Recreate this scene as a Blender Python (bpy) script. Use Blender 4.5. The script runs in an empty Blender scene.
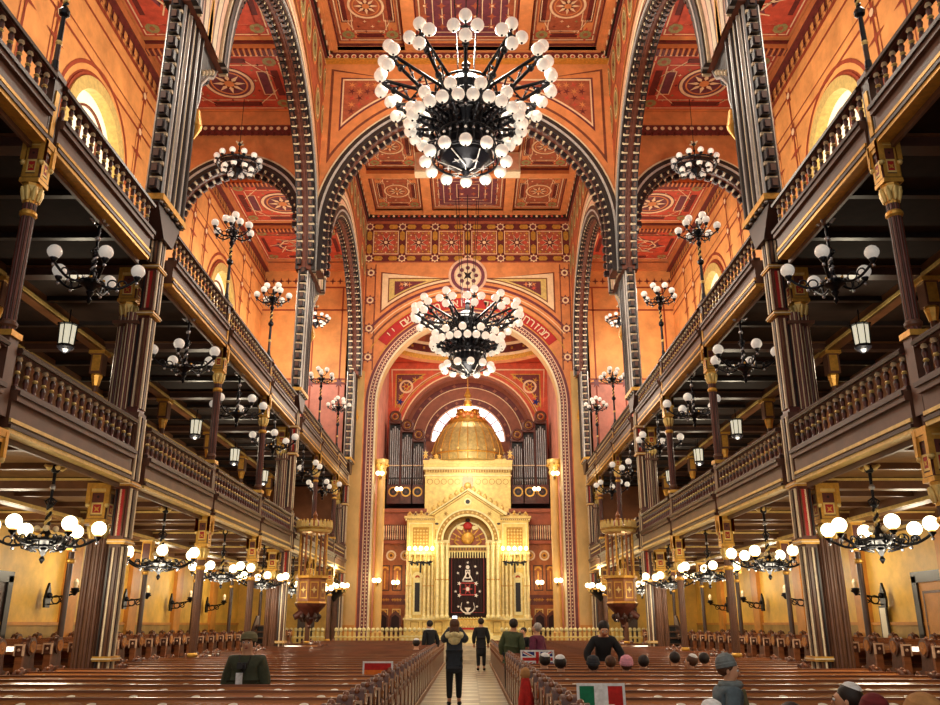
import bpy, bmesh, math, random
from mathutils import Vector, Matrix
random.seed(7)
C = bpy.context.scene.collection
PI = math.pi
sin, cos, rad = math.sin, math.cos, math.radians
TAU = 2 * PI
ORD = ('first second third fourth fifth sixth seventh eighth ninth tenth eleventh twelfth thirteenth fourteenth fifteenth '
       'sixteenth seventeenth eighteenth nineteenth twentieth').split()
TENS = {20: 'twenty', 30: 'thirty'}
def ordw(k):
    n = k + 1
    if n <= 20: return ORD[k]
    t = n // 10 * 10
    return TENS[t][:-1] + 'ieth' if n == t else TENS[t] + '-' + ORD[n - t - 1]

# ---------------------------------------------------------------- materials
MATS = {}
def lin(c):
    return tuple(((v / 255.) / 12.92 if v / 255. <= .04045 else ((v / 255. + .055) / 1.055) ** 2.4) for v in c)
def mat(name, col, rough=.5, metal=0., var=.25, scale=3., bump=.0, emit=0., ecol=None, stretch=(1, 1, 1), spec=.5, coat=0.):
    m = bpy.data.materials.new(name); m.use_nodes = True
    nt = m.node_tree; N = nt.nodes; L = nt.links
    b = N['Principled BSDF']
    c = lin(col)
    b.inputs['Roughness'].default_value = rough
    b.inputs['Metallic'].default_value = metal
    b.inputs['Specular IOR Level'].default_value = spec
    b.inputs['Coat Weight'].default_value = coat
    b.inputs['Coat Roughness'].default_value = .15
    if var > 0 or bump > 0:
        tc = N.new('ShaderNodeTexCoord'); mp = N.new('ShaderNodeMapping'); mp.inputs['Scale'].default_value = stretch
        nz = N.new('ShaderNodeTexNoise'); nz.inputs['Scale'].default_value = scale; nz.inputs['Detail'].default_value = 5
        nz.inputs['Roughness'].default_value = .65
        L.new(tc.outputs['Object'], mp.inputs['Vector']); L.new(mp.outputs[0], nz.inputs['Vector'])
        rp = N.new('ShaderNodeValToRGB')
        e = rp.color_ramp.elements
        e[0].position = .3; e[1].position = .7
        e[0].color = tuple(v * (1 - var) for v in c) + (1,)
        e[1].color = tuple(min(1, v * (1 + var)) for v in c) + (1,)
        L.new(nz.outputs['Fac'], rp.inputs['Fac']); L.new(rp.outputs[0], b.inputs['Base Color'])
        if bump > 0:
            bp = N.new('ShaderNodeBump'); bp.inputs['Strength'].default_value = bump; bp.inputs['Distance'].default_value = .02
            L.new(nz.outputs['Fac'], bp.inputs['Height']); L.new(bp.outputs[0], b.inputs['Normal'])
    else:
        b.inputs['Base Color'].default_value = c + (1,)
    if emit > 0:
        b.inputs['Emission Color'].default_value = lin(ecol or col) + (1,)
        b.inputs['Emission Strength'].default_value = emit
        try: m.cycles.emission_sampling = 'NONE'
        except Exception: pass
    MATS[name] = m
    return name
mat('wood_pew', (126, 74, 44), .3, var=.45, scale=2.5, stretch=(.6, 6, 6), coat=.25)
mat('wood_pew_dark', (78, 42, 30), .32, var=.5, scale=8, bump=.3)
mat('wood_ledge', (164, 104, 58), .2, var=.35, scale=2, stretch=(.6, 6, 6), coat=.35)
mat('brown_dark', (64, 40, 32), .38, var=.3, scale=4)
mat('brown_mid', (96, 62, 46), .42, var=.3, scale=3)
mat('brown_red', (98, 50, 42), .32, var=.3, scale=5)
mat('near_black', (30, 24, 24), .4, var=.3, scale=5)
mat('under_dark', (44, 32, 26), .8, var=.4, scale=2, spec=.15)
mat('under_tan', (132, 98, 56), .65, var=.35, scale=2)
mat('beam_brown', (96, 60, 34), .4, var=.3, scale=3)
mat('gold', (214, 162, 72), .35, .5, var=.25, scale=10)
mat('gold_pale', (226, 196, 120), .35, .25, var=.2, scale=8)
mat('ark_gold', (228, 200, 118), .35, .15, var=.22, scale=5, bump=.15)
mat('ark_cream', (240, 226, 168), .4, .05, var=.18, scale=6, bump=.1)
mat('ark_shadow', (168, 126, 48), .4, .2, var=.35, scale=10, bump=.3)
mat('dome_gold', (190, 168, 108), .45, .25, var=.35, scale=6, bump=.2)
mat('cream', (226, 206, 170), .45, var=.15, scale=8)
mat('silver', (196, 194, 190), .3, .3, var=.2, scale=8)
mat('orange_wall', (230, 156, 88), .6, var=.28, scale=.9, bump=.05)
mat('orange_line', (150, 62, 32), .6, var=.25, scale=3)
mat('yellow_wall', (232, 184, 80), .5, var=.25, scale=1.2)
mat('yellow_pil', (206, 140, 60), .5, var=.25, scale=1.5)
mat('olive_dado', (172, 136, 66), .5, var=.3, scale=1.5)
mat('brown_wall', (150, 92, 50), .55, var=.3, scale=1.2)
mat('pink_wall', (206, 134, 116), .6, var=.25, scale=1.2)
mat('pink_marble', (214, 172, 106), .4, var=.22, scale=1.2, stretch=(1, 1, .5))
mat('ceil_orange', (216, 134, 78), .55, var=.2, scale=2)
mat('ceil_red', (196, 78, 56), .55, var=.28, scale=3)
mat('ceil_rust', (172, 88, 58), .55, var=.3, scale=4)
mat('ceil_dark', (104, 36, 32), .55, var=.3, scale=5)
mat('ceil_purple', (112, 54, 66), .55, var=.3, scale=5)
mat('ceil_line', (240, 204, 160), .5, var=.12, scale=5)
mat('olive', (150, 138, 86), .55, var=.4, scale=14)
mat('arch_pink', (226, 180, 148), .5, var=.2, scale=3)
mat('arch_brown', (120, 62, 42), .5, var=.25, scale=4)
mat('arch_maroon', (112, 48, 52), .5, var=.25, scale=4)
mat('band_red', (172, 30, 28), .5, var=.2, scale=4)
mat('apse_brown', (150, 82, 56), .55, var=.25, scale=2)
mat('apse_red', (206, 84, 54), .55, var=.25, scale=3)
mat('arch_black', (46, 38, 36), .35, var=.3, scale=6)
mat('bead_dark', (34, 22, 26), .35, var=.3, scale=8)
mat('iron', (24, 26, 34), .3, .5, var=.4, scale=20)
mat('iron_glint', (190, 190, 196), .25, .6, var=.2, scale=20)
mat('globe_dim', (246, 240, 228), .25, var=.06, scale=6, emit=.22, ecol=(255, 248, 236))  # faint glow; also brightens the globes of the unlit gallery chandeliers
mat('globe_lit', (255, 246, 225), .3, var=0, emit=5., ecol=(255, 238, 190))
mat('candle_lit', (255, 244, 210), .3, var=0, emit=9., ecol=(255, 232, 170))
mat('lantern_glass', (226, 226, 206), .3, var=.1, scale=8, emit=.6, ecol=(255, 246, 216))
mat('window_glow', (246, 232, 196), .4, var=.08, scale=2, emit=.6, ecol=(255, 236, 200))
mat('white_glow', (250, 250, 255), .4, var=0, emit=2.2, ecol=(240, 245, 255))
mat('stone_floor', (176, 160, 134), .35, var=.25, scale=2.)
mat('stone_tile', (206, 192, 164), .3, var=.22, scale=3)
mat('stone_joint', (120, 96, 70), .45, var=.25, scale=3)
mat('floor_wood', (92, 60, 36), .45, var=.3, scale=2, stretch=(6, .6, 1))
mat('curtain', (34, 10, 16), .8, var=.4, scale=6, stretch=(6, 1, 1))
mat('stitch_silver', (228, 218, 212), .5, var=.1, scale=9)
mat('stitch_red', (150, 38, 40), .6, var=.2, scale=9)
mat('organ_pipe', (150, 150, 152), .3, .6, var=.2, scale=6)
mat('organ_wood', (92, 46, 34), .4, var=.35, scale=5, bump=.2)
mat('panel_wood', (150, 88, 44), .42, var=.3, scale=4, bump=.2)
mat('pew_trim_highlight', (206, 168, 140), .25, var=.2, scale=12, coat=.3)  # pale tone of the foot loops and of painted cap highlights
mat('plate_white', (238, 230, 206), .3, var=.05, scale=5)
mat('skin', (214, 158, 122), .55, var=.08, scale=8)
mat('hair_dark', (38, 26, 20), .6, var=.4, scale=30)
mat('hair_brown', (88, 54, 32), .6, var=.4, scale=30)
mat('hair_grey', (170, 160, 152), .6, var=.3, scale=30)
for n, c in dict(black=(24, 25, 28), navy=(34, 42, 52), olive=(62, 66, 46), green=(70, 80, 52), purple=(104, 38, 66), grey=(118, 126, 126), greyblue=(92, 108, 116),
                 maroon=(112, 28, 30), tan=(176, 126, 74), pink=(236, 160, 176), white=(238, 236, 230), red=(190, 34, 26), green_flag=(20, 118, 78),
                 yellow=(238, 178, 40), orange=(238, 120, 40), blue_flag=(30, 40, 110), fur=(222, 206, 150), khaki=(112, 104, 72), charcoal=(52, 54, 58)).items():
    mat('cloth_' + n, c, .85, var=.25, scale=14, bump=.15 if n not in ('white',) else 0.)
MATS['cloth_white'].node_tree.nodes['Principled BSDF'].inputs['Roughness'].default_value = .6

# ---------------------------------------------------------------- mesh builder
class MB:
    def __init__(s): s.v = []; s.f = []; s.mi = []; s.sm = []; s.mats = []
    def m(s, name):
        if name not in s.mats: s.mats.append(name)
        return s.mats.index(name)
    def add(s, vs, fs, mt, smooth=False, M=None):
        o = len(s.v)
        s.v += [tuple(M @ Vector(p)) for p in vs] if M is not None else [tuple(p) for p in vs]
        k = s.m(mt)
        for f in fs:
            s.f.append(tuple(i + o for i in f)); s.mi.append(k); s.sm.append(smooth)
    def poly(s, pts, mt): s.add(pts, [tuple(range(len(pts)))], mt)
    def box(s, x0, x1, y0, y1, z0, z1, mt, M=None):
        s.add([(x0, y0, z0), (x1, y0, z0), (x1, y1, z0), (x0, y1, z0), (x0, y0, z1), (x1, y0, z1), (x1, y1, z1), (x0, y1, z1)],
              [(0, 3, 2, 1), (4, 5, 6, 7), (0, 1, 5, 4), (1, 2, 6, 5), (2, 3, 7, 6), (3, 0, 4, 7)], mt, M=M)
    def cbox(s, c, h, mt, M=None):
        s.box(c[0] - h[0], c[0] + h[0], c[1] - h[1], c[1] + h[1], c[2] - h[2], c[2] + h[2], mt, M)
    def lathe(s, prof, n, mt, at=(0, 0, 0), M=None, smooth=True, sq=None):
        # prof: (r, z[, mat]) bottom to top; closed caps
        T = Matrix.Translation(at) if M is None else M @ Matrix.Translation(at)
        vs = []
        for p in prof:
            for i in range(n):
                a = TAU * i / n + (PI / n if sq else 0)
                vs.append((p[0] * cos(a), p[0] * sin(a), p[1]))
        for j in range(len(prof) - 1):
            mm = prof[j][2] if len(prof[j]) > 2 else mt
            fs = [(0 + i, (i + 1) % n, n + (i + 1) % n, n + i) for i in range(n)]
            s.add(vs[j * n:(j + 2) * n], fs, mm, smooth, T)
        for j, rev in ((0, 1), (len(prof) - 1, 0)):
            if prof[j][0] > 1e-4:
                f = tuple(range(n)); s.add(vs[j * n:(j + 1) * n], [f[::-1] if rev else f], prof[min(j, len(prof) - 2)][2] if len(prof[0]) > 2 else mt, False, T)
    def tube(s, pts, r, n, mt, M=None, smooth=True, cap=True):
        pts = [Vector(p) for p in pts]
        rs = r if isinstance(r, (list, tuple)) else [r] * len(pts)
        vs = []; prev = None
        for i, p in enumerate(pts):
            t = (pts[min(i + 1, len(pts) - 1)] - pts[max(i - 1, 0)])
            t = t.normalized() if t.length > 1e-9 else Vector((0, 0, 1))
            if prev is None:
                ax = Vector((0, 0, 1)) if abs(t.z) < .9 else Vector((1, 0, 0))
                u = t.cross(ax).normalized()
            else:
                u = (prev - t * prev.dot(t)).normalized()
            prev = u; w = t.cross(u)
            for k in range(n):
                a = TAU * k / n
                vs.append(p + (u * cos(a) + w * sin(a)) * rs[i])
        fs = []
        for j in range(len(pts) - 1):
            for k in range(n):
                fs.append((j * n + k, j * n + (k + 1) % n, (j + 1) * n + (k + 1) % n, (j + 1) * n + k))
        s.add(vs, fs, mt, smooth, M)
        if cap:
            s.add(vs[:n], [tuple(range(n))[::-1]], mt, False, M); s.add(vs[-n:], [tuple(range(n))], mt, False, M)
    def ball(s, c, r, mt, n=10, m=6, M=None, sc=(1, 1, 1)):
        vs = [(c[0], c[1], c[2] - r * sc[2])]
        for j in range(1, m):
            b = -PI / 2 + PI * j / m
            for i in range(n):
                a = TAU * i / n
                vs.append((c[0] + r * sc[0] * cos(b) * cos(a), c[1] + r * sc[1] * cos(b) * sin(a), c[2] + r * sc[2] * sin(b)))
        vs.append((c[0], c[1], c[2] + r * sc[2]))
        fs = [(0, 1 + (i + 1) % n, 1 + i) for i in range(n)]
        for j in range(m - 2):
            for i in range(n):
                a, b2 = 1 + j * n + i, 1 + j * n + (i + 1) % n
                fs.append((a, b2, b2 + n, a + n))
        t = len(vs) - 1
        fs += [(t, 1 + (m - 2) * n + i, 1 + (m - 2) * n + (i + 1) % n) for i in range(n)]
        s.add(vs, fs, mt, True, M)
    def torus(s, c, R, r, mt, n=24, k=6, M=None, axis='z'):
        vs = []; fs = []
        for i in range(n):
            a = TAU * i / n
            for j in range(k):
                b = TAU * j / k
                q = (R + r * cos(b))
                p = (q * cos(a), q * sin(a), r * sin(b))
                if axis == 'y': p = (p[0], p[2], p[1])
                if axis == 'x': p = (p[2], p[0], p[1])
                vs.append((c[0] + p[0], c[1] + p[1], c[2] + p[2]))
        for i in range(n):
            for j in range(k):
                fs.append((i * k + j, ((i + 1) % n) * k + j, ((i + 1) % n) * k + (j + 1) % k, i * k + (j + 1) % k))
        s.add(vs, fs, mt, True, M)
    def prism(s, poly, d0, d1, f, mt):
        # poly in (a,b); f(a,b,d)->xyz
        n = len(poly)
        vs = [f(a, b, d0) for a, b in poly] + [f(a, b, d1) for a, b in poly]
        fs = [tuple(range(n))[::-1], tuple(range(n, 2 * n))] + [(i, (i + 1) % n, n + (i + 1) % n, n + i) for i in range(n)]
        s.add(vs, fs, mt)
    def sweep(s, path, prof, f, mt, closed=True, smooth=False):
        # path: ((a,z),(na,nz)); prof: (o,d) polygon; f(a,z,d)
        vs = []; k = len(prof)
        for (a, z), (na, nz) in path:
            for o, d in prof: vs.append(f(a + na * o, z + nz * o, d))
        fs = []
        for i in range(len(path) - 1):
            for j in range(k if closed else k - 1):
                fs.append((i * k + j, i * k + (j + 1) % k, (i + 1) * k + (j + 1) % k, (i + 1) * k + j))
        if closed:
            fs.append(tuple(range(k))); fs.append(tuple(range((len(path) - 1) * k, len(path) * k)))
        s.add(vs, fs, mt, smooth)
    # flat ornaments on a surface g(u,v,off)
    def rect(s, g, u0, v0, u1, v1, off, mt): s.poly([g(u0, v0, off), g(u1, v0, off), g(u1, v1, off), g(u0, v1, off)], mt)
    def frame(s, g, u0, v0, u1, v1, t, off, mt):
        s.rect(g, u0, v0, u1, v0 + t, off, mt); s.rect(g, u0, v1 - t, u1, v1, off, mt)
        s.rect(g, u0, v0 + t, u0 + t, v1 - t, off, mt); s.rect(g, u1 - t, v0 + t, u1, v1 - t, off, mt)
    def disc(s, g, u, v, r, off, mt, n=20, su=1., sv=1., ph=0.):
        s.poly([g(u + su * r * cos(TAU * i / n + ph), v + sv * r * sin(TAU * i / n + ph), off) for i in range(n)], mt)
    def ringf(s, g, u, v, r0, r1, off, mt, n=24, a0=0., a1=TAU, su=1., sv=1.):
        vs = []
        for i in range(n + 1):
            a = a0 + (a1 - a0) * i / n
            for r in (r0, r1): vs.append(g(u + su * r * cos(a), v + sv * r * sin(a), off))
        s.add(vs, [(2 * i, 2 * i + 1, 2 * i + 3, 2 * i + 2) for i in range(n)], mt)
    def star(s, g, u, v, r0, r1, k, off, mt, ph=0., su=1., sv=1.):
        pts = []
        for i in range(2 * k):
            r = r1 if i % 2 == 0 else r0; a = PI * i / k + ph
            pts.append((u + su * r * cos(a), v + sv * r * sin(a)))
        for i in range(k):
            q = [pts[(2 * i - 1) % (2 * k)], pts[2 * i], pts[(2 * i + 1) % (2 * k)], (u, v)]
            s.poly([g(a, b, off) for a, b in q], mt)
    def line(s, g, u0, v0, u1, v1, t, off, mt):
        L = math.hypot(u1 - u0, v1 - v0) or 1; du, dv = -(v1 - v0) / L * t / 2, (u1 - u0) / L * t / 2
        s.poly([g(u0 + du, v0 + dv, off), g(u1 + du, v1 + dv, off), g(u1 - du, v1 - dv, off), g(u0 - du, v0 - dv, off)], mt)
    def mesh(s, name):
        me = bpy.data.meshes.new(name)
        me.from_pydata(s.v, [], s.f)
        for n in s.mats: me.materials.append(MATS[n])
        me.polygons.foreach_set('material_index', s.mi)
        me.polygons.foreach_set('use_smooth', s.sm)
        me.update()
        return me

def link(name, me, parent=None, loc=None, rz=0., label=None):
    o = bpy.data.objects.new(name, me); C.objects.link(o)
    if parent is not None: o.parent = parent
    if loc is not None: o.location = loc
    if rz: o.rotation_euler = (0, 0, rz)
    if label: o['label'] = label
    return o
def part(name, mb, parent, loc=None, label=None):
    return link(name, mb.mesh(name) if isinstance(mb, MB) else mb, parent, loc, label=label)
def tag(o, label, cat, group=None):
    o['label'] = label; o['category'] = cat; o['kind'] = 'thing'
    if group: o['group'] = group
    return o
def thing(name, label, cat, loc=(0, 0, 0), rz=0., group=None, sc=1.):
    o = link(name, None, None, loc, rz)
    o.empty_display_size = .1
    if sc != 1.: o.scale = (sc, sc, sc)
    return tag(o, label, cat, group)
def struct(name, mb, label=None):
    o = link(name, mb.mesh(name)); o['kind'] = 'structure'
    if label: o['label'] = label
    return o
KIDS = {}
def dup(root, loc, rz, label, group=None, sc=None):
    r = root.copy(); C.objects.link(r); r.location = loc; r.rotation_euler = (0, 0, rz); r['label'] = label
    if group: r['group'] = group
    if sc: r.scale = (sc, sc, sc)
    for ch in list(root.children):
        c = ch.copy(); C.objects.link(c); c.parent = r
        for g in list(ch.children):
            d = g.copy(); C.objects.link(d); d.parent = c
    return r
def lamp(name, loc, power, col=(1., .86, .62), r=.25):
    l = bpy.data.lights.new(name, 'POINT'); l.energy = power; l.color = col; l.shadow_soft_size = r
    o = bpy.data.objects.new(name, l); C.objects.link(o); o.location = loc
    return o
def arch_path(ac, zs, r, zbot, n=36):
    p = []
    if zbot is not None: p.append(((ac - r, zbot), (-1, 0)))
    for i in range(n + 1):
        a = PI - PI * i / n
        p.append(((ac + r * cos(a), zs + r * sin(a)), (cos(a), sin(a))))
    if zbot is not None: p.append(((ac + r, zbot), (1, 0)))
    return p
def wall_arch(mb, a0, a1, z0, z1, ac, zs, r, f, d0, d1, mt, msof=None, n=36):
    """wall from a0..a1, z0..z1 with an arched opening (r, spring zs) reaching down to z0; depth d0..d1"""
    for d in (d0, d1):
        Q = lambda *p: mb.poly([f(a, z, d) for a, z in p], mt)
        if a0 < ac - r - 1e-6: Q((a0, z0), (ac - r, z0), (ac - r, zs), (a0, zs)); Q((a0, zs), (ac - r, zs), (ac - r, z1), (a0, z1))
        if a1 > ac + r + 1e-6: Q((ac + r, z0), (a1, z0), (a1, zs), (ac + r, zs)); Q((ac + r, zs), (a1, zs), (a1, z1), (ac + r, z1))
        for i in range(n):
            b, c = PI - PI * i / n, PI - PI * (i + 1) / n
            Q((ac + r * cos(b), zs + r * sin(b)), (ac + r * cos(c), zs + r * sin(c)), (ac + r * cos(c), z1), (ac + r * cos(b), z1))
    pth = arch_path(ac, zs, r, z0, n)
    for i in range(len(pth) - 1):
        (a, z), (b, c) = pth[i][0], pth[i + 1][0]
        mb.poly([f(a, z, d0), f(b, c, d0), f(b, c, d1), f(a, z, d1)], msof or mt)
    mb.poly([f(a0, z0, d0), f(a0, z0, d1), f(a0, z1, d1), f(a0, z1, d0)], mt); mb.poly([f(a1, z0, d0), f(a1, z0, d1), f(a1, z1, d1), f(a1, z1, d0)], mt)
    mb.poly([f(a0, z1, d0), f(a1, z1, d0), f(a1, z1, d1), f(a0, z1, d1)], mt)
    for p, q in ((a0, ac - r), (ac + r, a1)): mb.poly([f(p, z0, d0), f(q, z0, d0), f(q, z0, d1), f(p, z0, d1)], msof or mt)

# ---------------------------------------------------------------- the plan of the hall
XP = 5.88                       # line of the gallery fronts
XN = 5.6                       # nave face of the wall above the arcade
XO = 11.0                      # outer walls of the aisles
BAYS = [1.1, 14.95, 28.6, 42.1]  # main piers and the end wall
SUB = [5.8, 10.4, 19.5, 24.1, 33.0, 37.7]
ZC = 23.2
SIDE = {-1: 'left', 1: 'right'}
def wl(s, X):                  # side wall map: a -> Y, depth away from the nave
    return lambda a, z, d: (s * (X + d), a, z)
def ww(Y):                     # cross wall map: a -> X, depth away from the viewer
    return lambda a, z, d: (a, Y + d, z)
# ================================================================ the setting
YB = -1.5                      # where the modelled hall starts, behind the viewer
# ---- floors
b = MB(); b.box(-XO - .4, XO + .4, YB, 52, -.3, 0, 'floor_wood'); struct('floor', b)
b = MB()
g = lambda u, v, o: (u, v, o)
b.box(-1.02, 1.02, 2, 38.9, 0, .012, 'stone_floor')
for i in range(62):
    y = 3 + i * .58
    for j in range(3):
        x = -1.0 + j * .667
        b.rect(g, x + .02, y + .02, x + .647, y + .56, .016, 'stone_tile' if (i + j) % 2 else 'stone_floor')
    b.rect(g, -1.0, y - .05, 1.0, y + .012, .018, 'stone_joint')
struct('floor_aisle', b)
b = MB()
b.box(-6.6, 6.6, 39.4, 51.5, 0, .75, 'stone_floor')
for k in range(4): b.box(-1.3, 1.3, 38.2 + k * .3, 39.4, k * .1875, (k + 1) * .1875, 'stone_tile')
struct('floor_platform', b)
for s in (-1, 1):
    b = MB(); x0, x1 = sorted((s * 7.2, s * 10.99)); b.box(x0, x1, YB, 40, 0, .18, 'floor_wood'); struct('floor_aisle_' + SIDE[s], b)

# ---- outer walls of the aisles with their arched windows
WINC = [8.2, 21.7, 35.0]  # nearest-bay window is out of view, added for its light
nwin = 0
for s in (-1, 1):
    f = wl(s, XO); gl = lambda u, v, o, s=s: (s * (XO - o), u, v)
    b = MB()
    def slab(y0, y1, z0, z1, mt, d=.4, p=0.):
        x0, x1 = sorted((s * (XO - p), s * (XO + d))); b.box(x0, x1, y0, y1, z0, z1, mt)
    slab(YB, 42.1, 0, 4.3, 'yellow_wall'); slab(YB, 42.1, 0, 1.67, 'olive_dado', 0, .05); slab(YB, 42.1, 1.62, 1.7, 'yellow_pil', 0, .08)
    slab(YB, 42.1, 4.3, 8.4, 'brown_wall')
    for k in range(10):
        y = (1.1, 5.8, 10.4, 14.95, 19.5, 24.1, 28.6, 33., 37.7, 42.5)[k]
        if y < 42: slab(max(YB, y - .35), min(42.1, y + .35), 0, 4.05, 'yellow_pil', 0, .14); slab(y - .35, min(42.1, y + .35), 4.55, 8.1, 'beam_brown', 0, .14)
    # upper wall
    ed = [YB, 14.95, 28.6, 42.1]
    for i in range(3):
        wall_arch(b, ed[i], ed[i + 1], 12.4, 20.3, WINC[i], 15.1, 1.75, f, 0, .4, 'orange_wall', 'cream')
        slab(ed[i], ed[i + 1], 8.4, 12.4, 'orange_wall')
        for z, t in ((17.35, .09), (17.75, .05), (18.75, .09), (19.25, .16)):
            b.rect(gl, ed[i], z, ed[i + 1], z + t, .012, 'orange_line')
        for dy in (-4.4, -2.9, 2.9, 4.4):
            y = WINC[i] + dy
            b.rect(gl, y - .05, 9, y + .05, 18.75, .012, 'orange_line')
            b.rect(gl, y - .22, 9, y - .18, 17.35, .012, 'orange_line')
            for z in (17.4, 18.8): b.star(gl, y, z, .14, .34, 6, .02, 'orange_line'); b.disc(gl, y, z, .12, .026, 'ceil_line', 10)
            b.star(gl, y, 16.6, .1, .5, 4, .02, 'orange_line')
        b.ringf(gl, WINC[i], 15.1, 1.98, 2.12, .015, 'orange_line', 24, 0, PI)
        b.ringf(gl, WINC[i], 15.1, 2.3, 2.42, .015, 'orange_line', 24, 0, PI)
        # palmette cresting below the ceiling
        n = int((ed[i + 1] - ed[i]) / .42)
        for k in range(n):
            y = ed[i] + (k + .5) * (ed[i + 1] - ed[i]) / n
            b.star(gl, y, 19.5, .06, .2, 4, .05, 'ceil_dark'); b.rect(gl, y - .05, 19.5, y + .05, 19.95, .05, 'ceil_dark')
        slab(ed[i], ed[i + 1], 19.93, 20.3, 'ceil_orange', 0, .16); slab(ed[i], ed[i + 1], 19.86, 19.94, 'ceil_dark', 0, .2)
    struct('wall_' + SIDE[s], b)
    for i in range(3):
        nwin += 1
        b = MB(); y = WINC[i]
        pts = [(y - 1.62, 12.5)] + [(y + 1.62 * cos(PI - PI * k / 24), 15.1 + 1.62 * sin(PI - PI * k / 24)) for k in range(25)] + [(y + 1.62, 12.5)]
        b.prism(pts, .22, .27, f, 'window_glow')
        w = struct('window_%d' % nwin, b)
        b = MB()
        b.sweep(arch_path(y, 15.1, 1.6, 12.4, 24), [(0, -.1), (.36, -.1), (.36, .0), (.2, .12), (.16, .3), (0, .3)], f, 'gold_pale')
        b.sweep(arch_path(y, 15.1, 1.96, 12.4, 24), [(0, -.05), (.1, -.05), (.1, .05), (0, .05)], f, 'orange_line')
        part('window_frame', b, w)
        b = MB()
        b.sweep(arch_path(y, 15.1, 1.12, 12.5, 20), [(0, .16), (.07, .16), (.07, .22), (0, .22)], f, 'arch_brown')
        for a in (-.55, .55): b.cbox((s * (XO + .19), y + a, 14.2), (.03, .035, 1.75), 'arch_brown')
        part('glazing_bar', b, w)
# doors at the back of the ground-floor aisles
for n, (s, y0, y1) in enumerate(((-1, 19.25, 20.75), (1, 19.4, 21.0))):
    b = MB(); x0, x1 = sorted((s * (XO - .02), s * (XO - .12)))
    fr = 'near_black'
    b.box(x0, x1, y0 - .22, y0, .18, 2.75, fr); b.box(x0, x1, y1, y1 + .22, .18, 2.75, fr); b.box(x0, x1, y0 - .22, y1 + .22, 2.6, 2.85, fr)
    d = struct('door_%d' % (n + 1), b)
    b = MB(); b.box(*sorted((s * (XO - .01), s * (XO - .07))), y0, y1, .18, 2.6, 'brown_dark' if n == 0 else 'yellow_pil')
    gl = lambda u, v, o, s=s: (s * (XO - .07 - o), u, v)
    for z0, z1 in ((.4, 1.2), (1.35, 2.4)): b.frame(gl, y0 + .15, z0, y1 - .15, z1, .06, .01, 'brown_mid')
    part('door_leaf', b, d)
# end walls of the aisles
for s in (-1, 1):
    b = MB()
    X = lambda a, c: sorted((s * a, s * c))
    def w(x0, x1, z0, z1, mt, y0=42.1, y1=42.9): xa, xb = X(x0, x1); b.box(xa, xb, y0, y1, z0, z1, mt)
    w(6.1, 11, 0, 4.3, 'yellow_wall'); w(6.1, 11, 4.3, 8.4, 'brown_wall'); w(6.1, 11, 8.4, 13.6, 'pink_wall'); w(6.1, 11, 13.6, 20.3, 'orange_wall')
    gl = lambda u, v, o: (u, 42.1 - o, v)
    for z in (13.5, 13.75, 17.6, 18.9): b.rect(gl, s * 6.2, z, s * 11, z + .09, .012, 'orange_line')
    for x in (6.7, 8.2, 10.5): b.rect(gl, s * x - .04, 9, s * x + .04, 18.9, .012, 'orange_line'); b.star(gl, s * x, 13.6, .12, .3, 6, .02, 'arch_maroon')
    for k in range(12): b.star(gl, s * (6.5 + .4 * k), 19.3, .06, .2, 4, .03, 'ceil_dark')
    w(6.1, 11, 19.9, 20.3, 'ceil_orange', 41.9, 42.1)
    w(7.3, 8.1, .2, 2.9, 'brown_dark', 42.02, 42.1); w(9.2, 10.1, 4.6, 6.9, 'near_black', 42.02, 42.1)
    struct('wall_back_' + SIDE[s], b)

# ---- gallery floors with their beams
for s in (-1, 1):
    for lev, (z0, z1) in enumerate(((4.12, 4.5), (8.2, 8.55))):
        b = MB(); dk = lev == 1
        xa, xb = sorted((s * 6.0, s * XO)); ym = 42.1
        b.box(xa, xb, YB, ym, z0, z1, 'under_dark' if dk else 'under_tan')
        for k in range(10):
            y = (1.1, 5.8, 10.4, 14.95, 19.5, 24.1, 28.6, 33., 37.7, 42.5)[k]
            if y > 42: continue
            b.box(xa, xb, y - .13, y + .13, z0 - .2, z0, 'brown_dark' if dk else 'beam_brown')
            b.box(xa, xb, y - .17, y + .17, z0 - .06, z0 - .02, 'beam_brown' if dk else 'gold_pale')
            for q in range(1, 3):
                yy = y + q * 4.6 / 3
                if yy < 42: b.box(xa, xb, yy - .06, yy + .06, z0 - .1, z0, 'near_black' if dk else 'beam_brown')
        for xx in (8.9, 10.85):
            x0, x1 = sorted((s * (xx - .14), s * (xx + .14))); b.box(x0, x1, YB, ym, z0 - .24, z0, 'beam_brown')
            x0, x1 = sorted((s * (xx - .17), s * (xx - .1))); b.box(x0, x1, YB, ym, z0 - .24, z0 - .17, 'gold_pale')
        struct('floor_%s_gallery_%s' % (('lower', 'upper')[lev], SIDE[s]), b)

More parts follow.
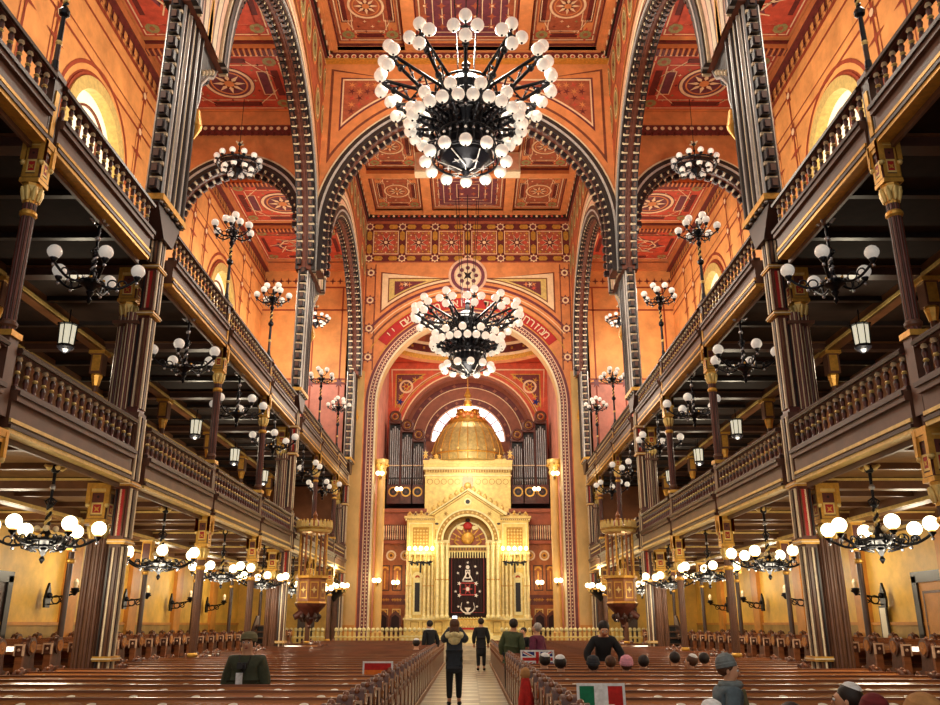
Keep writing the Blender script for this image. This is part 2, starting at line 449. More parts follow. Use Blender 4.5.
# ---- aisle ceilings
def rosette_panel(b, g, w, h, style):
    """painted panel w x h centred on 0,0 of g(u,v,off)"""
    base, band, lines, mid = style
    W, H = w / 2, h / 2
    b.rect(g, -W, -H, W, H, .0, base)
    b.frame(g, -W + .08, -H + .08, W - .08, H - .08, .05, .012, lines)
    b.frame(g, -W + .2, -H + .2, W - .2, H - .2, .34, .01, band)
    b.frame(g, -W + .6, -H + .6, W - .6, H - .6, .04, .012, lines)
    for su in (-1, 1):
        b.rect(g, su * (W - .37) - .13, -H * .45, su * (W - .37) + .13, H * .45, .016, 'ceil_dark')
        b.rect(g, -W * .42, su * (H - .37) - .13, W * .42, su * (H - .37) + .13, .016, 'ceil_dark')
        b.rect(g, su * W * .62 - .16, -H * .38, su * W * .62 + .16, H * .38, .014, mid)
        b.frame(g, su * W * .62 - .2, -H * .42, su * W * .62 + .2, H * .42, .035, .018, lines)
        for sv in (-1, 1):
            b.star(g, su * (W - .42), sv * (H - .42), .22, .42, 8, .02, 'ceil_red')
            b.disc(g, su * (W - .42), sv * (H - .42), .25, .026, 'olive', 8, ph=PI / 8)
            b.disc(g, su * (W - .42), sv * (H - .42), .1, .03, 'ceil_rust', 8)
            b.line(g, su * W * .38, sv * H * .8, su * W * .8, sv * H * .2, .035, .016, lines)
    nx, ny = int((w - .7) / .3), int((h - .7) / .3)
    for i in range(nx):
        for j in range(ny):
            u, v = (i - (nx - 1) / 2) * (w - .9) / nx, (j - (ny - 1) / 2) * (h - .9) / ny
            if (i + j) % 2 == 0: b.star(g, u, v, .03, .085, 4, .012, (lines, 'ceil_dark', 'olive')[(i + 2 * j) % 3])
    r = min(W, H) * .5
    b.disc(g, 0, 0, r * 1.12, .02, mid, 28); b.ringf(g, 0, 0, r * .94, r * 1.08, .026, lines, 28)
    b.ringf(g, 0, 0, r * .74, r * .82, .026, 'ceil_orange', 28)
    b.star(g, 0, 0, r * .3, r * .74, 8, .03, lines); b.star(g, 0, 0, r * .2, r * .58, 8, .036, 'ceil_dark', PI / 8)
    b.disc(g, 0, 0, r * .22, .042, 'ceil_orange', 12)
def lattice_panel(b, g, w, h, style):
    base, band, lines, mid = style
    W, H = w / 2, h / 2
    b.rect(g, -W, -H, W, H, .0, base)
    b.frame(g, -W + .08, -H + .08, W - .08, H - .08, .05, .012, lines)
    b.rect(g, -W + .3, -H + .3, W - .3, H - .3, .01, mid)
    for k in (.32, .6, .95, 1.3):
        b.frame(g, -W + k, -H + k * .9, W - k, H - k * .9, .035, .016, lines)
    nx, ny = max(3, int(w / .55)), max(3, int(h / .55))
    for i in range(nx):
        for j in range(ny):
            u, v = -W + (i + .5) * w / nx, -H + (j + .5) * h / ny
            if abs(u) < W - .3 and abs(v) < H - .3:
                b.star(g, u, v, .08, .2, 4, .02, 'ceil_rust' if (i + j) % 2 else band, PI / 4 * ((i + j) % 2))
                if (i + j) % 2: b.disc(g, u, v, .06, .026, lines, 6)
def zigzag_panel(b, g, w, h, style):
    base, band, lines, mid = style
    W, H = w / 2, h / 2
    rosette_panel(b, g, w, h, style)
    b.rect(g, -W * .8, -H * .66, W * .8, H * .66, .046, band)
    for k in range(8):
        a = TAU * k / 8
        c = (cos(a) * W * .52, sin(a) * H * .42)
        b.star(g, c[0], c[1], .2, .46, 4, .05, (mid, 'ceil_red')[k % 2], a); b.star(g, c[0], c[1], .1, .26, 4, .056, 'ceil_purple', a)
        d = (cos(a + TAU / 8) * W * .52, sin(a + TAU / 8) * H * .42)
        b.line(g, c[0], c[1], d[0], d[1], .08, .06, lines)
        b.line(g, c[0] * 1.45, c[1] * 1.45, d[0] * .7, d[1] * .7, .05, .06, lines)
    b.star(g, 0, 0, .3, .8, 8, .064, lines); b.star(g, 0, 0, .22, .66, 8, .07, 'ceil_purple'); b.disc(g, 0, 0, .2, .076, 'ceil_orange', 10)
STY_A = ('ceil_red', 'ceil_red', 'ceil_line', 'ceil_purple')
STY_B = ('ceil_rust', 'ceil_orange', 'ceil_line', 'ceil_rust')
STY_C = ('ceil_rust', 'ceil_rust', 'ceil_line', 'ceil_purple')
for s in (-1, 1):
    b = MB(); xa, xb = sorted((s * 6.05, s * (XO + .3)))
    b.box(xa, xb, 8, 42.2, 20.42, 20.8, 'ceil_orange')
    xc = s * 8.65; n = 0
    for (y0, y1) in ((9.9, 14.3), (14.9, 19.2), (19.5, 23.8), (24.2, 28.0), (29.0, 32.9), (33.2, 37.4), (37.8, 41.9)):
        yc = (y0 + y1) / 2
        gg = lambda u, v, o, xc=xc, yc=yc: (xc + u, yc + v, 20.42 - .01 - o)
        (zigzag_panel if n % 2 == 0 else rosette_panel)(b, gg, 4.3, y1 - y0 - .5, STY_A); n += 1
    for y in (14.6, 19.35, 24.0, 33.05, 37.6):
        b.box(xa, xb, y - .16, y + .16, 20.12, 20.42, 'ceil_orange'); b.box(xa, xb, y - .24, y + .24, 20.33, 20.42, 'ceil_dark')
        for k in range(24): b.cbox((s * (6.5 + k * .19), y, 20.12), (.05, .17, .03), 'ceil_dark')
    struct('ceiling_aisle_' + SIDE[s], b)

# ---- arcade walls between nave and aisles
ZS = 13.8
ARC = [((BAYS[i] + 1.6 + BAYS[i + 1] - .8) / 2, (BAYS[i + 1] - BAYS[i] - 2.4) / 2) for i in range(3)]
TW = .45                       # thickness of the wall over the arcade
for s in (-1, 1):
    f = wl(s, XN); gl = lambda u, v, o, s=s: (s * (XN - o), u, v)
    b = MB()
    for i in range(3):
        a0, a1 = BAYS[i], BAYS[i + 1]
        ac, RA = ARC[i]
        wall_arch(b, a0, a1, ZS, ZC + .6, ac, ZS, RA, f, 0, TW, 'ceil_rust', 'arch_brown')
        for (o0, o1, off, mt) in ((.5, .72, .03, 'arch_pink'), (.72, .78, .034, 'arch_brown'), (.78, 1.0, .04, 'cream'), (1.0, 1.06, .034, 'arch_maroon'), (1.06, 1.3, .03, 'arch_pink'), (1.3, 1.36, .034, 'gold'), (1.36, 1.62, .02, 'arch_brown'), (1.62, 1.7, .026, 'gold')):
            b.ringf(gl, ac, ZS, RA + o0, RA + o1, off, mt, 40, 0, PI)
        # olive medallions below the cornice and down the spandrels
        k = 0; y = a0 + .6
        while y < a1:
            for zz in (21.9, 20.2, 18.5, 16.8):
                if math.hypot(y - ac, zz - ZS) > RA + 2.2:
                    b.disc(gl, y, zz, .5, .02, 'ceil_orange', 16, sv=1.55); b.disc(gl, y, zz, .42, .026, 'olive', 16, sv=1.55)
                    b.ringf(gl, y, zz, .3, .34, .03, 'ceil_line', 14, sv=1.6); b.star(gl, y, zz, .08, .24, 4, .032, 'ceil_dark', PI / 4)
            y += 1.15
        for z, t, mt in ((22.72, .06, 'ceil_line'), (22.8, .12, 'ceil_dark')): b.rect(gl, a0, z, a1, z + t, .02, mt)
    struct('wall_arcade_' + SIDE[s], b)
    # cornice
    b = MB()
    for (d0, z0, z1, mt) in ((.08, 22.9, 23.0, 'ceil_dark'), (.16, 23.0, 23.2, 'near_black'), (.3, 23.2, 23.4, 'ceil_orange')):
        xa, xb = sorted((s * XN, s * (XN - d0))); b.box(xa, xb, 13, 42.1, z0, z1, mt)
    for k in range(96):
        b.cbox((s * (XN - .17), 13.2 + k * .3, 23.1), (.02, .07, .07), 'ceil_line' if k % 2 else 'ceil_rust')
    struct('trim_cornice_' + SIDE[s], b)
def bead_row(b, pts, f, d0, d1, o=.12, every=.3):
    """dark beads with pale tips along a path of ((a,z),(na,nz))"""
    acc = 0.; prev = None
    seg = []
    for i in range(len(pts) - 1):
        (p, n0), (q, n1) = pts[i], pts[i + 1]
        L = math.hypot(q[0] - p[0], q[1] - p[1]); t = every / 2 - acc if i == 0 else -acc
        pos = every - acc if i else every / 2
        while pos <= L:
            k = pos / L if L else 0
            a, z = p[0] + (q[0] - p[0]) * k, p[1] + (q[1] - p[1]) * k
            nn = (n0[0] + (n1[0] - n0[0]) * k, n0[1] + (n1[1] - n0[1]) * k)
            seg.append((a, z, nn)); pos += every
        acc = L - (pos - every)
    for a, z, (na, nz) in seg:
        ta, tz = -nz, na
        for hw, o0, o1, e0, e1, mt in ((.085, -.17, .02, d0, d1, 'bead_dark'), (.06, -.2, -.17, d0 + .04, d1 - .04, 'brown_mid')):
            P = [(a + ta * x + na * y, z + tz * x + nz * y) for x, y in ((-hw * 1.25, o0), (hw * 1.25, o0), (hw, o1), (-hw, o1))]
            b.prism(P, e0, e1, f, mt)
        P = [(a + ta * (x + every / 2) + na * y, z + tz * (x + every / 2) + nz * y) for x, y in ((-.035, -.07), (.035, -.07), (.035, 0), (-.035, 0))]
        b.prism(P, d0 - .02, d1 + .02, f, 'cream')
def arch_trim(b, path, f, dd, beads=True):
    th = dd
    b.sweep(path, [(0, -.12), (.16, -.12), (.16, .0), (0, .0)], f, 'arch_black')
    b.sweep(path, [(.16, -.15), (.24, -.15), (.24, .0), (.16, .0)], f, 'silver')
    b.sweep(path, [(.24, -.13), (.4, -.13), (.4, 0), (.24, 0)], f, 'arch_black')
    b.sweep(path, [(.4, -.09), (.48, -.09), (.48, 0), (.4, 0)], f, 'cream')
    b.sweep(path, [(0, th), (.4, th), (.4, th + .12), (0, th + .12)], f, 'arch_black')
    if beads:
        bead_row(b, path, f, -.06, .1, every=.32); bead_row(b, path, f, dd - .1, dd + .06, every=.32)
    b.sweep(path, [(-.02, .25), (.03, .25), (.03, dd - .25), (-.02, dd - .25)], f, 'arch_brown')
nt_ = 0
for s in (-1, 1):
    for i in range(3):
        nt_ += 1; b = MB()
        arch_trim(b, arch_path(ARC[i][0], ZS, ARC[i][1], None, 44), wl(s, XN), TW)
        struct('trim_%d' % nt_, b)
# ---- arch across the nave
b = MB(); f = ww(28.2); gl = lambda u, v, o: (u, 28.2 - o, v)
RT, ZT = 5.3, 15.5
wall_arch(b, -5.6, 5.6, 13.9, ZC + .6, 0, ZT, RT, f, 0, .7, 'ceil_orange', 'arch_brown', 44)
def spandrel(b, g, R, zs, uo, vt, off, mt, s, n=16, ui=.0):
    a0 = math.acos(min(1, uo / R)); a1 = math.asin(min(1, (vt - zs) / R)) if vt - zs < R else PI / 2
    pts = [(s * uo, vt)] + [(s * R * cos(a0 + (a1 - a0) * k / n), zs + R * sin(a0 + (a1 - a0) * k / n)) for k in range(n + 1)]
    b.poly([g(u, v, off) for u, v in pts], mt)
    return a0, a1
def foliage(b, g, R, zs, uo, vt, off, s, mts, step=.34):
    u = .0; k = 0
    while u < uo - .2:
        v = zs
        while v < vt - .15:
            if math.hypot(u, v - zs) > R + .13 and v < vt - .1 and u < uo - .1:
                b.star(g, s * u, v, .05, .17, 4 + k % 3, off, mts[k % len(mts)], k * .7); k += 1
            v += step
        u += step
for s in (-1, 1):
    for R, uo, vt, off, mt in ((6.05, 5.35, 22.55, .012, 'arch_brown'), (6.15, 5.25, 22.45, .016, 'ceil_orange'), (6.5, 4.95, 22.15, .02, 'arch_maroon'), (6.58, 4.88, 22.08, .024, 'ceil_line'), (6.65, 4.82, 22.0, .028, 'ceil_rust')):
        spandrel(b, gl, R, ZT, uo, vt, off, mt, s)
    foliage(b, gl, 6.65, ZT, 4.82, 22.0, .034, s, ('ceil_red', 'ceil_dark', 'ceil_orange'), .3)
for k in range(36): b.ringf(gl, -5.4 + k * .309, 23.0, .06, .11, .2, 'ceil_line', 8); b.disc(gl, -5.4 + k * .309, 23.0, .06, .205, 'ceil_red', 8)
b.box(-5.6, 5.6, 28.02, 28.2, 22.86, 23.2, 'ceil_dark'); b.box(-5.6, 5.6, 27.91, 28.2, 22.78, 22.86, 'gold'); b.box(-5.6, 5.6, 27.91, 28.2, 23.2, 23.4, 'ceil_orange')
struct('wall_cross_arch', b)
b = MB(); arch_trim(b, arch_path(0, ZT, RT, 13.9, 48), f, .7); struct('trim_7', b)
# ---- arches across the aisles at the same line
for s in (-1, 1):
    b = MB(); f2 = lambda a, z, d, s=s: (s * a, 28.2 + d, z); gl2 = lambda u, v, o, s=s: (s * u, 28.2 - o, v)
    wall_arch(b, 6.1, 11.0, 15.6, 20.45, 8.6, 15.9, 2.3, f2, 0, .6, 'ceil_orange', 'arch_brown', 32)
    b.box(*sorted((s * 6.4, s * 11)), 27.97, 28.2, 19.55, 19.85, 'ceil_dark'); b.box(*sorted((s * 6.4, s * 11)), 27.91, 28.2, 19.85, 20.4, 'ceil_orange')
    for k in range(16): b.star(gl2, 6.65 + k * .28, 19.5, .07, .2, 4, .25, 'ceil_dark', PI / 4); b.disc(gl2, 6.65 + k * .28, 19.7, .08, .25, 'ceil_line', 8)
    struct('wall_aisle_arch_' + SIDE[s], b)
    b = MB(); arch_trim(b, arch_path(8.6, 15.9, 2.3, 15.6, 32), f2, .6)
    struct('trim_%d' % (8 if s < 0 else 9), b)

# ---- nave ceiling: ribs and painted coffers
b = MB(); b.box(-5.6, 5.6, 12.8, 42.3, 23.62, 24, 'ceil_orange')
for (ya, yb) in ((14.2, 28.15), (28.95, 42.1)):
    h = (yb - ya) / 3
    for i in range(4):
        y = ya + i * h; b.box(-5.6, 5.6, y - .24, y + .24, 23.22, 23.62, 'ceil_orange'); b.box(-5.6, 5.6, y - .3, y + .3, 23.42, 23.5, 'ceil_dark')
    for x in (-5.35, -2.2, 2.2, 5.35):
        b.box(x - .24, x + .24, ya, yb, 23.23, 23.62, 'ceil_orange'); b.box(x - .3, x + .3, ya, yb, 23.42, 23.5, 'ceil_dark')
    for i in range(3):
        for j, (x0, x1) in enumerate(((-5.05, -2.5), (-1.9, 1.9), (2.5, 5.05))):
            y = ya + (i + .5) * h
            gg = lambda u, v, o, x=(x0 + x1) / 2, y=y: (x + u, y + v, 23.6 - o)
            (lattice_panel if j == 1 else rosette_panel)(b, gg, x1 - x0, h - .6, (STY_C if j == 1 else STY_B))
struct('ceiling', b)

# ---- end wall with the great arch
RE, ZE = 4.7, 12.4
b = MB(); f = ww(42.1); gl = lambda u, v, o: (u, 42.1 - o, v)
wall_arch(b, -6.4, 6.4, .75, 20.45, 0, ZE, RE, f, 0, .8, 'ceil_orange', 'pink_marble', 48)
b.box(-6.4, 6.4, 42.1, 42.9, 20.45, 24, 'ceil_rust')
for s in (-1, 1):
    x0, x1 = sorted((s * 5.36, s * 6.1)); b.box(x0, x1, 41.98, 42.1, .75, 14.2, 'pink_marble'); b.box(x0, x1, 41.9, 42.1, .75, 1.6, 'yellow_pil')
for (o0, o1, off, mt) in ((.0, .1, .06, 'cream'), (.1, .22, .05, 'arch_maroon'), (.22, .27, .05, 'arch_pink'), (.27, .4, .04, 'arch_maroon'), (.4, .46, .03, 'arch_pink'), (.46, .6, .02, 'arch_maroon')):
    b.sweep(arch_path(0, ZE, RE + o0, .75, 48), [(0, -off), (o1 - o0, -off), (o1 - o0, 0), (0, 0)], f, mt)
pth = arch_path(0, ZE, RE, .75, 90)
for o in (.17, .335):
    n = 0
    for i in range(len(pth) - 1):
        (p, na), (q, nb) = pth[i], pth[i + 1]
        k = max(1, int(math.hypot(q[0] - p[0], q[1] - p[1]) / .17))
        for j in range(k):
            t = j / k; c = (p[0] + (q[0] - p[0]) * t + na[0] * o, p[1] + (q[1] - p[1]) * t + na[1] * o)
            b.disc(gl, c[0], c[1], .035, .066, 'cream', 5)
A0, A1 = rad(37), rad(143)
b.ringf(gl, 0, ZE, 5.36, 5.95, .03, 'band_red', 48, A0, A1)
for R, t, mt in ((5.32, .05, 'gold'), (5.95, .05, 'gold'), (6.2, .1, 'arch_brown'), (6.42, .05, 'ceil_line'), (6.6, .14, 'arch_maroon')):
    a = max(rad(30), math.acos(min(1, 5.15 / (R + t)))); b.ringf(gl, 0, ZE, R, R + t, .026, mt, 48, a, PI - a)
for s in (-1, 1):
    for R, uo, vt, off, mt in ((6.9, 4.7, 19.85, .012, 'arch_brown'), (6.98, 4.62, 19.77, .016, 'ceil_line'), (7.1, 4.3, 19.5, .02, 'arch_brown'), (7.16, 4.24, 19.44, .024, 'gold_pale'), (7.24, 3.95, 19.3, .028, 'arch_maroon')):
        spandrel(b, gl, R, ZE, uo, vt, off, mt, s)
    foliage(b, gl, 7.24, ZE, 3.95, 19.3, .034, s, ('ceil_orange', 'ceil_line', 'ceil_red'), .21)
    b.rect(gl, s * 5.0 - .03, 14.3, s * 5.0 + .03, 20.3, .014, 'arch_brown'); b.rect(gl, s * 5.5 - .03, 14.3, s * 5.5 + .03, 20.3, .014, 'arch_brown')
    for k in range(4):
        z = 15.0 + k * 1.6; b.star(gl, s * 5.25, z, .2, .33, 8, .02, 'arch_maroon'); b.disc(gl, s * 5.25, z, .19, .026, 'ceil_line', 12); b.disc(gl, s * 5.25, z, .1, .03, 'arch_maroon', 8)
# painted frieze
b.rect(gl, -5.6, 20.4, 5.6, 22.9, .02, 'ceil_rust')
for z in (20.65, 22.55):
    b.rect(gl, -5.6, z - .19, 5.6, z + .19, .026, 'ceil_dark')
    for k in range(7):
        u = -5.4 + k * 1.8; b.star(gl, u, z, .17, .25, 8, .04, 'ceil_line'); b.disc(gl, u, z, .14, .046, 'arch_maroon', 10)
        if k < 6:
            for q in (.5, 1.3): b.poly([gl(u + q - .26, z, .04), gl(u + q - .18, z + .13, .04), gl(u + q + .18, z + .13, .04), gl(u + q + .26, z, .04), gl(u + q + .18, z - .13, .04), gl(u + q - .18, z - .13, .04)], 'gold')
for k in range(7):
    u = -5.4 + k * 1.8; b.rect(gl, u - .19, 20.6, u + .19, 22.6, .03, 'ceil_dark')
    for z in (21.2, 22.0): b.poly([gl(u, z - .3, .036), gl(u + .13, z - .2, .036), gl(u + .13, z + .2, .036), gl(u, z + .3, .036), gl(u - .13, z + .2, .036), gl(u - .13, z - .2, .036)], 'gold')
    if k < 6:
        u += .9; b.frame(gl, u - .7, 20.9, u + .7, 22.3, .04, .03, 'ceil_line')
        b.star(gl, u, 21.6, .35, .66, 8, .03, 'ceil_red')
        for q in range(16): a = TAU * q / 16; b.disc(gl, u + .6 * cos(a), 21.6 + .6 * sin(a), .045, .05, 'gold' if q % 2 else 'ceil_line', 6)
        for q in range(4): a = TAU * q / 4 + PI / 4; b.star(gl, u + .78 * cos(a), 21.6 + .78 * sin(a), .05, .13, 4, .05, 'gold')
        b.star(gl, u, 21.6, .2, .5, 8, .036, 'ceil_line', PI / 8); b.star(gl, u, 21.6, .16, .42, 8, .042, 'ceil_dark', PI / 8); b.disc(gl, u, 21.6, .1, .048, 'ceil_line', 8)
for z0, z1, d, mt in ((22.9, 23.05, .1, 'ceil_dark'), (23.05, 23.2, .18, 'near_black'), (23.2, 23.5, .3, 'ceil_orange')): b.box(-5.6, 5.6, 42.1 - d, 42.1, z0, z1, mt)
for k in range(40): b.disc(gl, -5.5 + k * .282, 23.12, .07, .19, 'ceil_line' if k % 2 else 'ceil_red', 8)
# round rosette above the arch
for r, mt, o in ((1.05, 'arch_pink', .05), (.92, 'ceil_purple', .056), (.74, 'arch_pink', .062), (.66, 'cream', .068)): b.disc(gl, 0, 19.62, r, o, mt, 32)
for k in range(8): a = TAU * k / 8; b.disc(gl, .45 * cos(a), 19.62 + .45 * sin(a), .12, .074, 'ceil_purple', 10)
b.star(gl, 0, 19.62, .12, .32, 4, .08, 'near_black', PI / 4)
struct('wall_front', b)
# Hebrew verse on the red band, read from the right
TXT = '\u05de\u05de\u05d6\u05e8\u05d7 \u05e9\u05de\u05e9 \u05e2\u05d3 \u05de\u05d1\u05d5\u05d0\u05d5 \u05de\u05d4\u05dc\u05dc \u05e9\u05dd \u05d9\u05d9'
b = MB(); n = len(TXT)
for i, ch in enumerate(TXT):
    if ch == ' ': continue
    a = A0 + rad(4) + (A1 - A0 - rad(8)) * (i + .5) / n
    cu = bpy.data.curves.new('letter', 'FONT'); cu.body = ch; cu.size = .62; cu.align_x = 'CENTER'; cu.extrude = .015
    to = bpy.data.objects.new('letter', cu); C.objects.link(to)
    bpy.context.view_layer.update()
    me = bpy.data.meshes.new_from_object(to.evaluated_get(bpy.context.evaluated_depsgraph_get()))
    bpy.data.objects.remove(to); bpy.data.curves.remove(cu)
    T = a - PI / 2; R = 5.45
    vs = []
    for v in me.vertices:
        x, y = v.co.x, v.co.y
        vs.append((R * cos(a) + x * cos(T) - y * sin(T), 42.1 - .05 - v.co.z, ZE + R * sin(a) + x * sin(T) + y * cos(T)))
    b.add(vs, [tuple(p.vertices) for p in me.polygons], 'cream'); bpy.data.meshes.remove(me)
o = struct('trim_10', b, 'cream Hebrew letters on the red band over the great arch'); o.name = 'trim_inscription'

# ---- apse
b = MB()
for s in (-1, 1):
    x0, x1 = sorted((s * 4.75, s * 5.1)); b.box(x0, x1, 42.9, 51, .75, 16.7, 'pink_wall')
gl = lambda u, v, o: (u, 48.6 - o, v)
wall_arch(b, -4.75, 4.75, 9.6, 16.7, 0, 12.0, 3.85, ww(48.6), 0, .5, 'apse_red', 'apse_brown', 40)
for (o0, o1, off, mt) in ((0, .14, .1, 'apse_brown'), (.14, .22, .12, 'ceil_line'), (.22, .42, .1, 'apse_red'), (.42, .48, .08, 'gold')):
    b.sweep(arch_path(0, 12.0, 3.85 + o0, 9.6, 40), [(0, -off), (o1 - o0, -off), (o1 - o0, 0), (0, 0)], ww(48.6), mt)
for s in (-1, 1):
    for R, uo, vt, off, mt in ((4.4, 4.62, 16.3, .012, 'ceil_line'), (4.45, 4.55, 16.22, .016, 'apse_red'), (4.72, 4.35, 16.0, .02, 'gold'), (4.78, 4.28, 15.94, .024, 'arch_maroon')):
        a0 = math.acos(min(1, uo / R)) if uo < R else 0.02
        pts = [(s * uo, vt)]; a1 = math.asin(min(1, (vt - 12) / R)) if vt - 12 < R else rad(70)
        pts += [(s * min(uo, R * cos(a0 + (a1 - a0) * k / 14)), 12 + R * sin(a0 + (a1 - a0) * k / 14)) for k in range(15)]
        b.poly([gl(u, v, off) for u, v in pts], mt)
    c = (s * 3.7, 15.2)
    b.ringf(gl, c[0], c[1], .3, .42, .03, 'ceil_line', 16); b.star(gl, c[0], c[1], .12, .3, 6, .034, 'gold'); b.disc(gl, c[0], c[1], .1, .038, 'band_red', 8)
    for u, v in ((4.05, 15.6), (3.2, 15.65), (4.0, 14.6), (2.8, 15.75), (4.1, 14.0)): b.star(gl, s * u, v, .06, .2, 5, .03, 'gold')
    b.star(gl, s * 4.05, 14.25, .1, .26, 5, .034, 'cloth_blue_flag')
struct('wall_apse', b)
b = MB()
gl = lambda u, v, o: (u, 50.2 - o, v)
b.box(-5, 5, 50.2, 50.6, .75, 16.5, 'apse_brown')
for r0, r1, mt in ((3.4, 3.7, 'ceil_dark'), (3.35, 3.4, 'ceil_line'), (2.3, 2.65, 'ceil_dark'), (2.22, 2.3, 'arch_pink'), (2.65, 2.7, 'ceil_line')): b.ringf(gl, 0, 12.2, r0, r1, .02, mt, 40, 0, PI)
for k in range(13): a = PI * (k + .5) / 13; b.star(gl, 3.55 * cos(a), 12.2 + 3.55 * sin(a), .08, .15, 4, .03, 'apse_brown')
for k in range(11): a = PI * (k + .5) / 11; b.star(gl, 2.47 * cos(a), 12.2 + 2.47 * sin(a), .07, .13, 4, .03, 'apse_brown')
struct('wall_apse_back', b)
nwin += 1
b = MB(); b.ringf(gl, 0, 12.2, 1.75, 2.2, .05, 'white_glow', 30, 0, PI); struct('window_%d' % nwin, b)
b = MB()
for k in range(1, 10): a = PI * k / 10; b.line(gl, 1.75 * cos(a), 12.2 + 1.75 * sin(a), 2.21 * cos(a), 12.2 + 2.21 * sin(a), .07, .06, 'apse_brown')
b.sweep(arch_path(0, 12.2, 2.2, None, 30), [(0, -.1), (.08, -.1), (.08, 0), (0, 0)], ww(50.2), 'arch_pink')
part('window_frame', b, bpy.data.objects['window_%d' % nwin])
# dome ring, dome, and the flat round it
b = MB(); n = 56
EA, EB, EY = 4.55, 2.95, 45.7
E = lambda a, k=0., z=16.6: ((EA + k) * cos(a), EY + (EB + k) * sin(a), z)
for i in range(n):
    a, c = TAU * i / n, TAU * (i + 1) / n
    def sq(t):
        x, y = cos(t), sin(t); m = max(abs(x), abs(y)); return (4.8 * x / m, EY + 3.0 * y / m, 16.72)
    b.poly([E(a, 0, 16.72), E(c, 0, 16.72), sq(c), sq(a)], 'apse_red')
    for k0, k1, z0, z1, mt in ((.0, -.12, 16.6, 16.75, 'ceil_orange'), (-.12, -.2, 16.75, 17.0, 'gold'), (-.2, -.28, 17.0, 17.15, 'ceil_line'), (-.28, -.32, 17.15, 17.6, 'ceil_dark'), (-.32, -.4, 17.6, 17.75, 'ceil_line')):
        b.poly([E(a, k0, z0), E(c, k0, z0), E(c, k1, z1), E(a, k1, z1)], mt)
    for j in range(6):
        t0, t1 = PI / 2 * j / 6, PI / 2 * (j + 1) / 6
        D = lambda q, t: ((EA - .4) * cos(t) * cos(q), EY + (EB - .4) * cos(t) * sin(q), 17.75 + 2.6 * sin(t))
        b.poly([D(a, t0), D(c, t0), D(c, t1), D(a, t1)], 'apse_brown' if (i // 2 + j) % 2 else 'ceil_rust')
    if i % 2 == 0: b.box(*[v for p in zip([x - .06 for x in E(a, -.33, 17.38)], [x + .06 for x in E(a, -.33, 17.38)]) for v in p], 'gold')
struct('ceiling_apse', b)
# ================================================================ piers, columns, gallery fronts
def capital(w, h):
    """square painted block capital over a leaf collar; z 0 is the foot of the collar"""
    b = MB(); z0 = h * .3
    b.lathe([(w * .62, 0, 'gold'), (w * .66, h * .06, 'gold'), (w * .6, h * .08, 'gold_pale'), (w * .8, h * .26, 'gold'), (w * .86, z0, 'gold_pale'), (w * .86, z0 + .001, 'gold')], 8, 'gold', smooth=False)
    for k in range(8):
        a = TAU * k / 8; b.tube([(w * .6 * cos(a), w * .6 * sin(a), h * .04), (w * .74 * cos(a), w * .74 * sin(a), h * .16), (w * .92 * cos(a), w * .92 * sin(a), h * .24)], [.03, .045, .02], 5, 'gold_pale')
    b.cbox((0, 0, z0 + (h - z0) / 2), (w * .78, w * .78, (h - z0) / 2), 'brown_red')
    b.cbox((0, 0, z0 + .03), (w * .9, w * .9, .03), 'gold'); b.cbox((0, 0, h - .05), (w * 1.02, w * 1.02, .05), 'gold'); b.cbox((0, 0, h - .12), (w * .9, w * .9, .03), 'gold_pale')
    for k in range(4):
        M = Matrix.Rotation(PI / 2 * k, 4, 'Z')
        g = lambda u, v, o: tuple(M @ Vector((u, -w * .78 - o, v)))
        hz = h - .12
        b.frame(g, -w * .76, z0 + .07, w * .76, hz, .05, .02, 'gold'); b.frame(g, -w * .5, z0 + .14, w * .5, hz - .22, .03, .016, 'gold_pale')
        b.rect(g, -w * .45, z0 + .17, w * .45, hz - .25, .012, 'band_red'); b.star(g, 0, (z0 + hz) / 2 - .05, w * .12, w * .34, 4, .02, 'gold', PI / 4); b.disc(g, 0, hz - .12, w * .12, .02, 'near_black', 10)
        for sx in (-1, 1):
            b.cbox((sx * w * .84, -w * .84, z0 + (h - z0) * .72), (.035, .035, (h - z0) * .24), 'gold', M); b.ball((sx * w * .84, -w * .84, z0 + (h - z0) * .44), .045, 'gold_pale', 6, 4, M)
    return b
CAP_L, CAP_U, CAP_S, CAP_T = capital(.2, .98).mesh('capital'), capital(.19, .98).mesh('capital'), capital(.16, .98).mesh('capital'), capital(.15, .98).mesh('capital')
def fluted(r, z0, z1, n, mt, lines='gold', k=10):
    b = MB()
    for i in range(k):
        a = TAU * i / k; b.lathe([(r * .3, z0), (r * .3, z1)], n, mt, (r * .78 * cos(a), r * .78 * sin(a), 0))
        a += PI / k; rr = r * .93
        b.lathe([(.012, z0), (.012, z1)], 4, lines, (rr * cos(a), rr * sin(a), 0))
    b.lathe([(r * .85, z0), (r * .85, z1)], 12, mt)
    return b
def moulding(b, z, r, n=8, mt='gold'):
    b.lathe([(r * .8, z - .05), (r, z - .02), (r, z + .02), (r * .8, z + .05)], n, mt)
